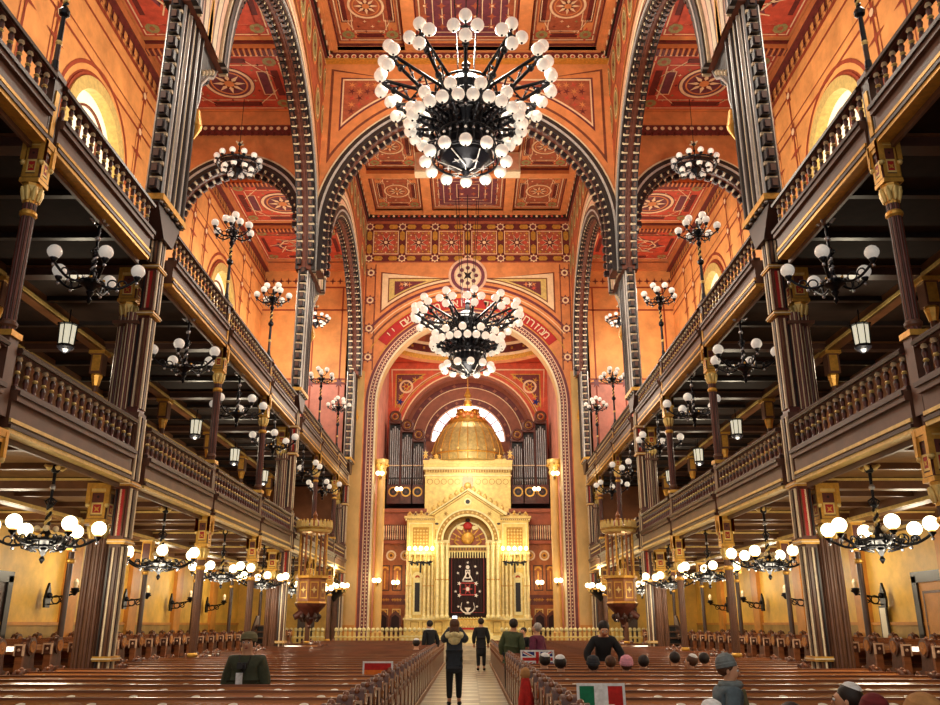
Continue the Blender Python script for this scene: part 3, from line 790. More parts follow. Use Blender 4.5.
def make_pier():
    """origin on the gallery line; +x to the nave, +y away from the viewer"""
    t = thing('clustered_pier', '-', 'pier', (0, 0, 0))
    b = MB()
    b.cbox((-.08, 0, .15), (.42, .36, .15), 'brown_dark'); b.cbox((-.08, 0, .38), (.36, .31, .1), 'brown_mid'); b.cbox((-.08, 0, .5), (.38, .33, .03), 'gold')
    part('base', b, t)
    b = MB()
    for z0, z1, w, mt in ((.5, 3.0, .1, 'brown_mid'), (3.0, 4.0, .12, 'brown_red'), (4.0, 5.3, .12, 'brown_mid'), (5.3, 7.2, .1, 'brown_red'), (7.2, 8.15, .12, 'brown_red'), (8.15, 9.3, .11, 'brown_dark')):
        x1 = .05 + 2 * w
        b.box(.05, x1, -w - .06, w + .06, z0, z1, mt)
        for y in (-1, 0, 1): b.box(x1, x1 + .03, y * w - .025, y * w + .025, z0 + .08, z1 - .08, ('cream', 'brown_dark', 'cream')[y + 1])
        for sy in (-1, 1):
            ya, yb = sorted((sy * (w + .06), sy * (w + .09)))
            for k in range(3): b.box(.07 + k * .65 * w, .1 + k * .65 * w, ya, yb, z0 + .1, z1 - .1, ('near_black', 'cream', 'beam_brown')[k])
            if 2.9 < z0 < 3.5 or 7.1 < z0 < 7.5: b.box(.16, .24, ya, yb, z0 + .1, z1 - .1, 'band_red')
    for z in (3.0, 4.0, 7.2, 8.15, 9.25, 1.1): b.box(.02, .33, -.21, .21, z - .04, z + .04, 'gold'); b.box(.01, .345, -.225, .225, z - .012, z + .012, 'cream')
    part('nave_shaft', b, t)
    def bundle(r, z0, z1, spots, mt, ln):
        b = MB()
        for dx, dy in spots:
            q = fluted(r, z0, z1, 6, mt, ln, 8); o = len(b.v); b.v += [(x + dx, y + dy, z) for x, y, z in q.v]
            for fc, mi, sm in zip(q.f, q.mi, q.sm): b.f.append(tuple(i + o for i in fc)); b.mi.append(b.m(q.mats[mi])); b.sm.append(sm)
        return b
    b = bundle(.12, .5, 3.05, ((-.28, 0), (-.08, -.16), (-.08, .16)), 'brown_mid', 'beam_brown'); b.box(-.3, .06, -.1, .1, .5, 3.05, 'brown_dark'); part('lower_shaft', b, t)
    b = bundle(.11, 4.0, 7.2, ((-.26, 0), (-.06, -.15), (-.06, .15)), 'brown_red', 'cream'); b.box(-.3, .06, -.09, .09, 4.0, 7.2, 'brown_dark')
    for z in (5.3, 7.0): b.box(-.38, .1, -.27, .27, z - .03, z + .03, 'brown_mid')
    part('upper_shaft', b, t)
    part('capital', CAP_L, t, (-.24, 0, 3.03)); part('capital', CAP_U, t, (-.22, 0, 7.15))
    # thin moulded wall strip that climbs to the arches, edged with beads on the viewer's side
    b = MB()
    b.box(.12, .4, -.72, .5, 9.25, 13.78, 'arch_black'); b.prism([(-.72, 9.25), (.5, 9.25), (.25, 8.7), (-.25, 8.7)], .12, .38, lambda a, c, d: (d, a, c), 'brown_dark')
    for y, r, mt in ((-.66, .05, 'silver'), (-.55, .06, 'arch_black'), (-.45, .03, 'cream'), (-.34, .06, 'silver'), (-.2, .08, 'arch_black'), (-.05, .04, 'cream'), (.08, .08, 'arch_black'), (.24, .05, 'silver'), (.4, .08, 'arch_black')):
        b.lathe([(r, 9.25), (r, 13.78)], 8, mt, (.4, y, 0)); b.lathe([(r, 9.25), (r, 13.78)], 8, mt, (.12, y, 0))
    for z in (9.35,): b.box(.05, .48, -.76, .56, z - .06, z + .06, 'gold')
    part('upper_bundle', b, t)
    b = MB()                      # corbel under the far springing of the arch
    pr = [(.5, 12.1), (.6, 12.4), (.62, 12.8), (1.0, 13.25), (1.3, 13.45), (1.5, 13.78), (.5, 13.78)]
    b.prism(pr, .1, .42, lambda a, c, d: (d, a, c), 'arch_black')
    for (y, z), (y2, z2) in zip(pr[:-2], pr[1:-1]): b.tube([(.42, y, z), (.42, y2, z2)], .04, 5, 'silver'); b.tube([(.1, y, z), (.1, y2, z2)], .04, 5, 'silver')
    for k in range(4): b.ball((.42, .62 + .2 * k, 13.1 + .15 * k), .07, 'cream', 7, 5); b.ball((.26, .72 + .2 * k, 12.88 + .17 * k), .09, 'bead_dark', 7, 5)
    b.lathe([(.05, 11.4, 'gold'), (.2, 11.7, 'gold'), (.12, 12.1, 'gold')], 8, 'gold', (.38, .56, 0))
    part('corbel', b, t)
    for d0, d1 in ((.2, .38),):
        b = MB(); bead_row(b, [((-.72, 9.4), (1, 0)), ((-.72, 13.78), (1, 0))], lambda a, z, d: (d, a, z), d0, d1, every=.32)
        part('bead_strip', b, t)
        b = MB(); bead_row(b, [((.5, 9.4), (-1, 0)), ((.5, 12.0), (-1, 0))], lambda a, z, d: (d, a, z), d0, d1, every=.32)
        part('bead_strip', b, t)
    return t
pier0 = None
for s in (-1, 1):
    for i, y in enumerate((14.95, 28.6, 41.3)):
        lab = 'tall clustered brown and gold pier on the %s of the nave, %s' % (SIDE[s], ('nearest the viewer', 'beside the pulpit', 'against the end wall')[i])
        if pier0 is None: pier0 = o = make_pier(); o['label'] = lab; o['group'] = 'clustered piers along the nave'; o.location = (s * 6.15, y, 0)
        else: o = dup(pier0, (s * 6.15, y, 0), 0, lab)
        o.scale = (-s, 1, 1)
def make_slender():
    t = thing('slender_column', '-', 'column', (0, 0, 0), 0, 'slender columns carrying the gallery fronts')
    b = MB(); b.cbox((0, 0, .12), (.17, .17, .12), 'brown_dark'); b.lathe([(.15, .24), (.17, .3), (.14, .36), (.1, .45)], 10, 'brown_mid'); part('base', b, t)
    b = fluted(.085, .45, 3.05, 6, 'brown_mid', 'beam_brown', 8); moulding(b, 2.85, .12, 10); moulding(b, 1.0, .12, 10); part('lower_shaft', b, t)
    part('capital', CAP_S, t, (0, 0, 3.03))
    b = fluted(.085, 4.0, 7.2, 6, 'brown_red', 'brown_dark', 8); b.cbox((0, 0, 4.7), (.11, .11, .52), 'brown_mid'); b.cbox((0, 0, 5.25), (.14, .14, .04), 'gold'); moulding(b, 7.0, .115, 10); moulding(b, 5.4, .115, 10, 'brown_mid'); part('upper_shaft', b, t)
    part('capital', CAP_T, t, (0, 0, 7.15))
    b = MB(); b.cbox((0, 0, 8.65), (.11, .11, .53), 'brown_dark'); b.cbox((0, 0, 9.2), (.14, .14, .04), 'brown_mid'); b.cbox((.115, 0, 8.6), (.01, .05, .36), 'gold'); b.cbox((-.115, 0, 8.6), (.01, .05, .36), 'gold'); part('rail_post', b, t)
    return t
def make_inner():
    t = thing('gallery_column', '-', 'column', (0, 0, 0), 0, 'thin columns standing deep under the galleries')
    b = MB(); b.cbox((0, 0, .3), (.12, .12, .12), 'brown_dark'); b.lathe([(.07, .4, ), (.065, 3.2)], 10, 'brown_dark'); moulding(b, 3.0, .1, 10, 'gold'); part('lower_shaft', b, t)
    b = MB(); b.cbox((0, 0, 3.55), (.13, .13, .32), 'gold'); b.cbox((0, 0, 3.55), (.1, .135, .24), 'brown_red'); b.cbox((0, 0, 3.9), (.19, .19, .05), 'gold_pale'); part('capital', b, t)
    b = MB(); b.lathe([(.075, 4.5), (.065, 7.2)], 10, 'brown_mid'); moulding(b, 6.9, .1, 10, 'gold'); part('upper_shaft', b, t)
    b = MB(); b.lathe([(.08, 7.1), (.14, 7.35), (.12, 7.4)], 8, 'gold', smooth=False); b.cbox((0, 0, 7.65), (.14, .14, .26), 'brown_mid'); b.cbox((0, 0, 7.65), (.1, .145, .2), 'gold'); b.cbox((0, 0, 7.92), (.19, .19, .04), 'gold'); part('capital', b, t)
    return t
sl0 = in0 = None
BAYW = {10.4: 'nearest the viewer', 19.5: 'first beyond the near pier', 24.1: 'second beyond the near pier', 33.0: 'first beyond the far pier', 37.7: 'second beyond the far pier'}
for s in (-1, 1):
    for y in SUB[1:]:
        lab = 'slender brown column with gilded capitals on the %s gallery front, %s' % (SIDE[s], BAYW[y])
        if sl0 is None: sl0 = make_slender(); sl0['label'] = lab; sl0.location = (s * 5.95, y, 0)
        else: dup(sl0, (s * 5.95, y, 0), 0, lab)
    for k, y in enumerate((14.95, 19.5, 24.1, 28.6, 33.0, 37.7)):
        lab = 'thin dark column deep under the %s gallery, %s counted from the viewer' % (SIDE[s], ORD[k])
        if in0 is None: in0 = make_inner(); in0['label'] = lab; in0.location = (s * 8.9, y, 0)
        else: dup(in0, (s * 8.9, y, 0), 0, lab)
# ---- gallery fronts: fascia, rails and turned balusters, one section between two uprights
def baluster(h):
    b = MB(); k = h / .46
    b.lathe([(.032, 0, 'brown_dark'), (.04, .03 * k, 'brown_red'), (.028, .06 * k, 'brown_red'), (.042, .14 * k, 'brown_dark'), (.026, .2 * k, 'gold_pale'), (.042, .225 * k, 'gold_pale'), (.026, .25 * k, 'brown_red'), (.042, .33 * k, 'brown_dark'),
             (.026, .385 * k, 'cream'), (.046, .41 * k, 'cream'), (.036, .435 * k, 'cream'), (.03, .46 * k, 'cream')], 8, 'brown_mid')
    return b.mesh('baluster')
BAL = baluster(.44)
def make_front(L, upper):
    b = MB(); f = lambda a, z, d: (d, a, z)       # +x faces the nave
    F = MB(); H = MB(); R = MB()
    def bar(m, x0, x1, z0, z1, mt): m.box(x0, x1, 0, L, z0, z1, mt)
    # heights are relative to the foot of the fascia
    bar(F, -.12, .06, .0, .5, 'brown_mid'); bar(F, .06, .12, .36, .5, 'brown_mid'); bar(F, .06, .09, .08, .13, 'gold' if upper else 'gold_pale'); bar(F, .06, .1, .0, .05, 'brown_dark'); bar(F, .12, .15, .44, .5, 'brown_dark')
    bar(F, -.16, -.12, -.05, .1, 'brown_dark'); bar(F, -.1, .08, -.06, .0, 'gold' if upper else 'gold_pale'); bar(F, -.15, -.1, -.14, -.06, 'brown_mid')
    bar(R, -.07, .07, .5, .56, 'brown_dark'); bar(R, .07, .08, .52, .54, 'brown_red')
    H.prism([(-.09, 1.0), (.09, 1.0), (.1, 1.04), (.07, 1.08), (-.07, 1.08), (-.1, 1.04)], 0, L, lambda a, c, d: (a, d, c), 'brown_dark')
    H.box(-.05, .05, 0, L, .985, 1.0, 'brown_red')
    return F, R, H
FRONT = {}
for upper in (0, 1):
    for L in (4.1, 4.25):
        FRONT[(upper, L)] = [m.mesh(n) for m, n in zip(make_front(L, upper), ('fascia', 'bottom_rail', 'handrail'))]
spans = [(6.0, 10.24, 4.25), (10.56, 14.2, 4.1), (15.48, 19.34, 4.1), (19.66, 23.94, 4.1), (24.26, 27.8, 4.1), (29.13, 32.84, 4.1), (33.16, 37.54, 4.1), (37.86, 40.5, 4.1)]
LOWSP = {1: (10.56, 14.62), 2: (15.28, 19.34), 4: (24.26, 28.28), 5: (28.92, 32.84), 7: (37.86, 40.96)}
wh = ['closest to the viewer', 'ending at the near pier', 'starting at the near pier', 'midway between the two piers', 'ending at the far pier', 'starting at the far pier', 'second beyond the far pier', 'last before the end wall']
for s in (-1, 1):
    for upper in (0, 1):
        for i, (y0, y1, L) in enumerate(spans):
            if not upper: y0, y1 = LOWSP.get(i, (y0, y1))
            L1 = y1 - y0
            z = (4.05, 8.1)[upper]
            t = thing('gallery_balustrade', 'dark turned-baluster front of the %s %s gallery, section %s' % (('lower', 'upper')[upper], SIDE[s], wh[i]), 'balustrade', (s * XP, y0 if s < 0 else y1, z), 0 if s < 0 else PI, 'gallery balustrade sections')
            for n, me in zip(('fascia', 'bottom_rail', 'handrail'), FRONT[(upper, L)]):
                o = part(n, me, t); o.scale = (1, L1 / L, 1)
            nb = int(L1 / .235)
            for k in range(nb): part('baluster', BAL, t, (0, (k + .5) * L1 / nb, .555))

# ================================================================ lamps
GL_D = MB(); GL_D.ball((0, 0, 0), .115, 'globe_dim', 12, 8); GL_D.lathe([(.05, -.15, 'iron'), (.065, -.11, 'iron_glint'), (.05, -.09, 'iron')], 8, 'iron'); GL_D = GL_D.mesh('globe')
GL_L = MB(); GL_L.ball((0, 0, 0), .112, 'globe_lit', 12, 8); GL_L.lathe([(.05, -.16, 'iron'), (.065, -.12, 'gold'), (.05, -.1, 'iron')], 8, 'iron'); GL_L = GL_L.mesh('globe')
GL_B = MB(); GL_B.ball((0, 0, 0), .185, 'globe_dim', 14, 9); GL_B.ball((0, 0, -.185), .035, 'iron', 6, 4); GL_B = GL_B.mesh('globe')
def body_dark(b, r, zt, zb, glint=True):
    """pierced, knobbed black body"""
    b.lathe([(.03, zt), (.05, zt - .05), (.12 * r / .2, zt - .14), (.06, zt - .2), (r * .8, (zt + zb) / 2 + .04), (r, (zt + zb) / 2 - .04), (r * .55, zb + .08), (.05, zb + .03), (.07, zb), (.02, zb - .09), (.045, zb - .14), (.01, zb - .2)], 10, 'iron')
    b.torus((0, 0, (zt + zb) / 2), r * 1.15, .018, 'iron', 20, 5)
    for k in range(10):
        a = TAU * k / 10
        if glint: b.ball((r * 1.15 * cos(a), r * 1.15 * sin(a), (zt + zb) / 2 + .03), .026, 'iron_glint' if k % 2 else 'gold', 6, 4)
def scroll_arm(b, a, r0, r1, z0, z1, up=.14, th=.022):
    P = [];
    for k in range(9):
        t = k / 8; r = r0 + (r1 - r0) * t; z = z0 + (z1 - z0) * t - up * sin(PI * t) * 1.2
        P.append((r * cos(a), r * sin(a), z))
    b.tube(P, th, 6, 'iron')
    for q, rr in ((.35, .075), (.62, .06)):
        r = r0 + (r1 - r0) * q; z = z0 + (z1 - z0) * q - up * sin(PI * q) * 1.2 + rr
        m = ringm(rr, .014, a, r, z); b.add(m.v, m.f, 'iron', True)
    b.ball((P[4][0], P[4][1], P[4][2] - .04), .03, 'iron_glint', 6, 4)
    b.ball((P[-1][0], P[-1][1], P[-1][2] - .07), .03, 'iron_glint', 6, 4)
def ringm(R, r, a, rad_, z):
    m = MB(); m.torus((0, 0, 0), R, r, 'iron', 12, 4, axis='y')
    M = Matrix.Translation((rad_ * cos(a), rad_ * sin(a), z)) @ Matrix.Rotation(a, 4, 'Z')
    m.v = [tuple(M @ Vector(p)) for p in m.v]; return m
def hook(b, z, mt='gold_pale'):
    for k in range(4):
        a = TAU * k / 4 + PI / 4; b.tube([(0, 0, z - .02), (.1 * cos(a), .1 * sin(a), z - .05), (.17 * cos(a), .17 * sin(a), z - .01)], [.03, .045, .02], 5, mt)
    b.lathe([(.05, z - .12), (.08, z - .06), (.06, z)], 8, 'iron')
def twist(b, z0, z1, r, mt='gold_pale'):
    for q in range(2):
        P = [(r * cos(TAU * k / 10 + q * PI), r * sin(TAU * k / 10 + q * PI), z0 + (z1 - z0) * k / 24) for k in range(25)]
        b.tube(P, r * .8, 5, mt if q == 0 else 'iron')
def make_hanging(lit):
    """gallery chandelier: hangs from 0 down to about -1.35"""
    t = thing('gallery_chandelier', '-', 'chandelier')
    b = MB(); hook(b, 0, 'gold_pale' if lit else 'iron_glint'); b.lathe([(.022, -.62), (.03, -.12)], 6, 'iron'); b.ball((0, 0, -.34), .05, 'iron_glint', 8, 5); twist(b, -.98, -.62, .028, 'gold_pale' if lit else 'iron_glint'); b.ball((0, 0, -.62), .055, 'iron', 8, 5)
    for k in range(4): a = TAU * k / 4; b.tube([(0, 0, -.5), (.09 * cos(a), .09 * sin(a), -.56), (.05 * cos(a), .05 * sin(a), -.62)], .014, 4, 'iron')
    part('suspension_rod', b, t)
    b = MB(); body_dark(b, .2 if lit else .17, -.96, -1.3)
    if lit:
        for R, z in ((.34, -1.16), (.26, -1.25)): b.torus((0, 0, z), R, .02, 'iron', 22, 5)
        for k in range(14): a = TAU * k / 14; b.ball((.34 * cos(a), .34 * sin(a), -1.12), .03, ('gold_pale', 'iron', 'cream')[k % 3], 6, 4); b.tube([(.34 * cos(a), .34 * sin(a), -1.16), (.3 * cos(a), .3 * sin(a), -1.28), (.15 * cos(a), .15 * sin(a), -1.32)], .012, 4, 'iron')
        for k in range(4): a = TAU * k / 4 + .4; b.ball((.13 * cos(a), .13 * sin(a), -.98), .05, 'cream', 8, 5)
    part('body', b, t)
    n = 6 if lit else 5
    for k in range(n):
        a = TAU * k / n + .35; R = .74 if lit else .68; zt = -1.1 if lit else -.98
        b = MB(); scroll_arm(b, a, .12, R, -1.14, zt, .1); b.lathe([(.02, zt - .04), (.045, zt), (.03, zt + .02)], 8, 'iron', (R * cos(a), R * sin(a), 0)); part('arm', b, t)
        part('globe', GL_L if lit else GL_D, t, (R * cos(a), R * sin(a), zt + .15))
    return t
hd0 = hl0 = None
CY = [(12.7, 13.1), (17.4, 18.1), (21.7, 22.7), (26.0, 27.2), (30.8, 31.8), (35.3, 36.2)]
for s in (-1, 1):
    for k, (y, y2) in enumerate(CY):
        lab = 'unlit black globe chandelier under the upper %s gallery, %s from the viewer' % (SIDE[s], ORD[k])
        if hd0 is None: hd0 = make_hanging(False); hd0.location = (s * 6.06, y, 8.08); hd0['label'] = lab; hd0['group'] = 'unlit chandeliers under the upper galleries'
        else: dup(hd0, (s * 6.06, y, 8.08), k * .7, lab)
        lab = 'lit globe chandelier under the lower %s gallery, %s from the viewer' % (SIDE[s], ORD[k])
        if hl0 is None: hl0 = make_hanging(True); hl0.location = (s * 6.38, y2, 4.02); hl0['label'] = lab; hl0['group'] = 'lit chandeliers under the lower galleries'
        else: dup(hl0, (s * 6.38, y2, 4.02), k * .55, lab)
        lamp('light', (s * 6.38, y2, 2.55), 100, r=.35); lamp('light', (s * 9.6, y2, 3.2), 60, r=.35)
# torcheres on the posts of the upper gallery rail
def make_torchere():
    t = thing('gallery_torchere', '-', 'lamp', group='globe torcheres standing on the upper gallery rails')
    b = MB(); b.lathe([(.1, 0), (.11, .08), (.07, .14), (.055, .3)], 8, 'iron'); b.lathe([(.045, .3, 'brown_dark'), (.045, .62, 'gold_pale'), (.06, .66, 'gold_pale'), (.05, .7, 'iron'), (.04, 1.2, 'iron'), (.09, 1.25, 'iron'), (.1, 1.32, 'iron'), (.05, 1.4, 'iron')], 8, 'iron')
    twist(b, 1.4, 1.8, .03); b.lathe([(.035, 1.8), (.08, 1.9), (.04, 2.0)], 8, 'iron'); part('pole', b, t)
    b = MB(); body_dark(b, .15, 2.5, 2.05); b.tube([(0, 0, 2.3), (0, 0, 2.62)], .03, 6, 'iron'); part('body', b, t)
    for k in range(6):
        a = TAU * k / 6 + .2; b = MB(); scroll_arm(b, a, .08, .56, 2.12, 2.24, .08); b.lathe([(.02, 2.2), (.04, 2.24)], 8, 'iron', (.56 * cos(a), .56 * sin(a), 0)); part('arm', b, t)
        part('globe', GL_D, t, (.56 * cos(a), .56 * sin(a), 2.4))
    for k in range(3):
        a = TAU * k / 3 + .5; b = MB(); b.tube([(0, 0, 2.45), (.15 * cos(a), .15 * sin(a), 2.42), (.24 * cos(a), .24 * sin(a), 2.55)], .018, 5, 'iron'); part('arm', b, t)
        part('globe', GL_D, t, (.24 * cos(a), .24 * sin(a), 2.72))
    return t
to0 = None
for s in (-1, 1):
    for k, y in enumerate(SUB[1:]):
        lab = 'tall globe torchere rising from the %s upper gallery rail, %s' % (SIDE[s], BAYW[y])
        if to0 is None: to0 = make_torchere(); to0.scale = (.86, .86, .86); to0.location = (s * 5.95, y, 9.24); to0['label'] = lab
        else: dup(to0, (s * 5.95, y, 9.24), k * .5, lab)
# ring chandeliers in the aisle arches
def make_ring():
    t = thing('ring_chandelier', '-', 'chandelier', group='ring chandeliers hanging in the aisles')
    b = MB(); hook(b, 0, 'cream'); b.tube([(0, 0, -.05), (0, 0, -.75)], .02, 6, 'iron'); b.ball((0, 0, -.35), .05, 'iron', 8, 5); part('suspension_rod', b, t)
    b = MB(); b.torus((0, 0, -.95), .74, .035, 'iron', 32, 6); b.torus((0, 0, -1.08), .62, .03, 'iron', 30, 6); b.lathe([(.03, -.6), (.08, -.75), (.16, -1.05), (.2, -1.15), (.08, -1.3), (.02, -1.45)], 10, 'iron')
    for k in range(12):
        a = TAU * k / 12; b.tube([(.15 * cos(a), .15 * sin(a), -1.1), (.45 * cos(a), .45 * sin(a), -1.14), (.74 * cos(a), .74 * sin(a), -.95)], .016, 5, 'iron'); b.ball((.74 * cos(a + .26), .74 * sin(a + .26), -.95), .035, 'iron_glint', 6, 4)
    part('ring', b, t)
    for k in range(12): a = TAU * k / 12; part('globe', GL_D, t, (.78 * cos(a), .78 * sin(a), -.77))
    for k in range(8): a = TAU * k / 8; part('globe', GL_D, t, (.5 * cos(a), .5 * sin(a), -1.12))
    return t
r0 = None
for s in (-1, 1):
    for k, (x, y, z, sc) in enumerate(((8.36, 27.1, 18.55, 1.), (7.75, 40.3, 17.2, .85))):
        lab = 'ring chandelier of white globes in the %s aisle, %s' % (SIDE[s], ('before the dark cross arch', 'smaller, before the end wall')[k])
        if r0 is None: r0 = make_ring(); r0.location = (s * x, y, z); r0['label'] = lab
        else: dup(r0, (s * x, y, z), .1 * k, lab, sc=sc)
# a ceiling rod for the far ring pair
for s in (-1, 1):
    for x, y, z, lb in ((7.75, 40.3, 17.22, 'small far'), (8.36, 27.1, 18.57, 'near')):
        b = MB(); b.tube([(s * x, y, z), (s * x, y, 20.4)], .012, 5, 'iron'); tag(link('chandelier_rod', b.mesh('chandelier_rod')), 'thin black rod holding the %s ring chandelier in the %s aisle' % (lb, SIDE[s]), 'rod', 'aisle chandelier rods')
# lanterns on the middle level
def make_lantern():
    t = thing('gallery_lantern', '-', 'lantern', group='white glass lanterns under the upper galleries')
    b = MB(); b.tube([(0, 0, 0), (0, 0, -.3)], .015, 5, 'iron'); b.lathe([(.03, -.28), (.2, -.33), (.23, -.36)], 8, 'iron'); part('cap', b, t)
    b = MB(); b.lathe([(.15, -.8), (.17, -.37)], 8, 'lantern_glass', smooth=False); part('glass', b, t)
    b = MB(); b.lathe([(.04, -.95), (.12, -.9), (.18, -.84), (.18, -.79)], 8, 'iron')
    for k in range(8): a = TAU * k / 8; b.tube([(.165 * cos(a), .165 * sin(a), -.82), (.185 * cos(a), .185 * sin(a), -.34)], .012, 4, 'iron'); b.ball((.21 * cos(a), .21 * sin(a), -.35), .025, 'iron', 5, 4)
    part('frame', b, t)
    return t
ln0 = None
for s in (-1, 1):
    for k, y in enumerate((16.7, 25.4, 29.9, 34.4)):
        lab = 'eight-sided white glass lantern under the upper %s gallery, %s from the viewer' % (SIDE[s], ORD[k])
        p = (s * 8.35, y, 8.0)
        if ln0 is None: ln0 = make_lantern(); ln0.location = p; ln0['label'] = lab
        else: dup(ln0, p, 0, lab)
        lamp('light', (s * 8.35, y, 6.85), 80, r=.15)
# wall sconces of the ground floor
def make_sconce():
    t = thing('wall_sconce', '-', 'wall lamp', group='black scroll sconces on the aisle walls')
    b = MB(); b.prism([(-.12, -.3), (.12, -.3), (.16, -.1), (.1, .12), (.0, .32), (-.1, .12), (-.16, -.1)], 0, .06, lambda a, c, d: (d, a, c), 'iron'); b.ball((.08, 0, 0), .08, 'iron', 8, 5); part('back_plate', b, t)
    b = MB(); b.tube([(.05, 0, -.05), (.35, 0, -.02), (.7, 0, .04)], .025, 6, 'iron')
    for x, r in ((.25, .1), (.45, .075)):
        b.torus((x, 0, -.1), r, .018, 'iron', 12, 5, axis='y')
    b.tube([(.05, 0, -.22), (.3, 0, -.2), (.62, 0, .02)], .018, 5, 'iron'); part('arm', b, t)
    b = MB(); b.lathe([(.03, .0), (.09, .1), (.11, .18), (.05, .2)], 8, 'iron', (.72, 0, 0)); b.tube([(.6, 0, .1), (.72, 0, .05), (.84, 0, .12)], .02, 5, 'iron'); b.lathe([(.05, .2), (.07, .34), (.03, .42)], 8, 'cream', (.72, 0, 0)); part('lamp_cup', b, t)
    return t
sc0 = None
for s in (-1, 1):
    for k, (y, z) in enumerate(((22.6, 2.35), (27.7, 2.4), (32.0, 2.4), (36.4, 2.4))):
        lab = 'black scroll-arm sconce on the yellow %s aisle wall, %s from the viewer' % (SIDE[s], ORD[k])
        p = (s * 10.83, y, z)
        if sc0 is None: sc0 = make_sconce(); sc0.location = p; sc0['label'] = lab
        else: dup(sc0, p, 0 if s < 0 else PI, lab)
# ---- the two great chandeliers of the nave
def make_great():
    t = thing('nave_chandelier', '-', 'chandelier', group='great globe chandeliers of the nave')
    b = MB()      # local z 0 = level of the lowest globe ring
    b.lathe([(.06, -.5), (.14, -.42), (.1, -.35), (.45, -.2), (.72, .0), (.78, .15), (.72, .3), (.6, .6), (.66, 1.0), (.8, 1.25), (.7, 1.5), (.6, 1.9), (.72, 2.3), (.5, 2.6), (.16, 2.8), (.1, 3.1), (.14, 3.2), (.05, 3.35)], 16, 'iron')
    for z, R in ((.0, .95), (.15, .85), (.75, .82), (1.25, .98), (1.9, .82), (2.35, .9)): b.torus((0, 0, z), R, .035, 'iron', 28, 6)
    for k in range(24):
        a = TAU * k / 24
        b.tube([(.95 * cos(a), .95 * sin(a), .0), (.85 * cos(a), .85 * sin(a), .5), (.82 * cos(a), .82 * sin(a), .75), (.98 * cos(a), .98 * sin(a), 1.25), (.82 * cos(a), .82 * sin(a), 1.9), (.9 * cos(a), .9 * sin(a), 2.35)], .022, 5, 'iron')
        b.ball((1.0 * cos(a), 1.0 * sin(a), 1.2), .05, 'iron_glint', 6, 4); b.ball((.86 * cos(a), .86 * sin(a), .55), .045, 'globe_dim' if k % 3 == 0 else 'iron_glint', 6, 4)
        if k % 2: b.ball((.88 * cos(a), .88 * sin(a), 1.65), .07, 'globe_dim', 6, 4)
    for k in range(6): a = TAU * k / 6; b.star(lambda u, v, o: (u, v, -.28 - o), .5 * cos(a), .5 * sin(a), .04, .16, 4, .0, 'iron_glint', a); b.tube([(0, 0, -.4), (.3 * cos(a + .5), .3 * sin(a + .5), -.34), (.8 * cos(a), .8 * sin(a), -.04)], .02, 5, 'silver')
    part('body', b, t)
    b = MB()
    for k in range(4): a = TAU * k / 4 + PI / 4; b.tube([(.3 * cos(a), .3 * sin(a), 2.6), (.75 * cos(a), .75 * sin(a), 9.0)], .014, 5, 'iron')
    b.tube([(0, 0, 3.3), (0, 0, 9.0)], .02, 5, 'iron')
    part('suspension_rod', b, t)
    def cluster(c, a, n, r):
        m = MB(); m.ball(c, .09, 'iron', 8, 6); out = []
        for k in range(n):
            q = TAU * k / n + PI / 2
            d = Vector((cos(a) * .55, sin(a) * .55, -.0)) * .5 + Vector((-sin(a) * cos(q), cos(a) * cos(q), sin(q)))
            d = Vector(c) + d.normalized() * r; m.tube([c, d], .035, 5, 'iron'); out.append(d)
        return m, out
    def lace(b, p, q, w0, w1):
        p, q = Vector(p), Vector(q); up = Vector((0, 0, 1)); n = 7
        b.tube([p + up * w0, q + up * w1], .055, 6, 'iron'); b.tube([p - up * w0, q - up * w1], .055, 6, 'iron')
        for k in (1, 3, 5): d = p.lerp(q, k / 6); b.ball(d - up * (w0 + (w1 - w0) * k / 6), .11, 'iron', 7, 5)
        for k in range(n):
            t0, t1 = k / n, (k + 1) / n
            A = p.lerp(q, t0) + up * (w0 + (w1 - w0) * t0) * (1 if k % 2 else -1); B = p.lerp(q, t1) + up * (w0 + (w1 - w0) * t1) * (-1 if k % 2 else 1)
            b.tube([A, B], .03, 5, 'iron'); b.ball(p.lerp(q, t0 + .5 / n), .055, 'iron' if k % 2 else 'iron_glint', 6, 4)
    for k in range(12):
        a = TAU * k / 12 + PI / 2 * 3
        c = Vector((2.42 * cos(a), 2.42 * sin(a), 2.6)); p = Vector((.6 * cos(a), .6 * sin(a), 1.7))
        b = MB(); lace(b, p, c, .42, .07); m, out = cluster(c, a, 4, .33)
        b.add(m.v, m.f, 'iron', True); part('arm', b, t)
        for d in out: part('globe', GL_B, t, d)
        c = Vector((1.55 * cos(a + .262), 1.55 * sin(a + .262), 1.2)); p = Vector((.5 * cos(a + .262), .5 * sin(a + .262), .9))
        b = MB(); lace(b, p, c, .2, .05); m, out = cluster(c, a + .262, 3, .27); b.add(m.v, m.f, 'iron', True); part('arm', b, t)
        for d in out: part('globe', GL_B, t, d)
        part('globe', GL_B, t, (1.16 * cos(a), 1.16 * sin(a), -.05))
    return t
g0 = make_great(); g0.location = (0, 21.2, 14.3); g0['label'] = 'huge black chandelier of white globes nearest the viewer, high in the nave'
dup(g0, (0, 36.8, 12.85), .13, 'globe chandelier hanging before the great painted arch', sc=.98)
for p, e in (((0, 21.2, 18.3), 1650), ((0, 21.2, 11.6), 900), ((0, 36.8, 16.4), 950), ((0, 36.8, 10.6), 600)): lamp('light', p, e, (1., .9, .74), .8)
for s in (-1, 1):
    for y in (12.2, 21.4, 32.0, 38.5): lamp('light', (s * 8.2, y, 14.5), 420, (1., .92, .78), .6)
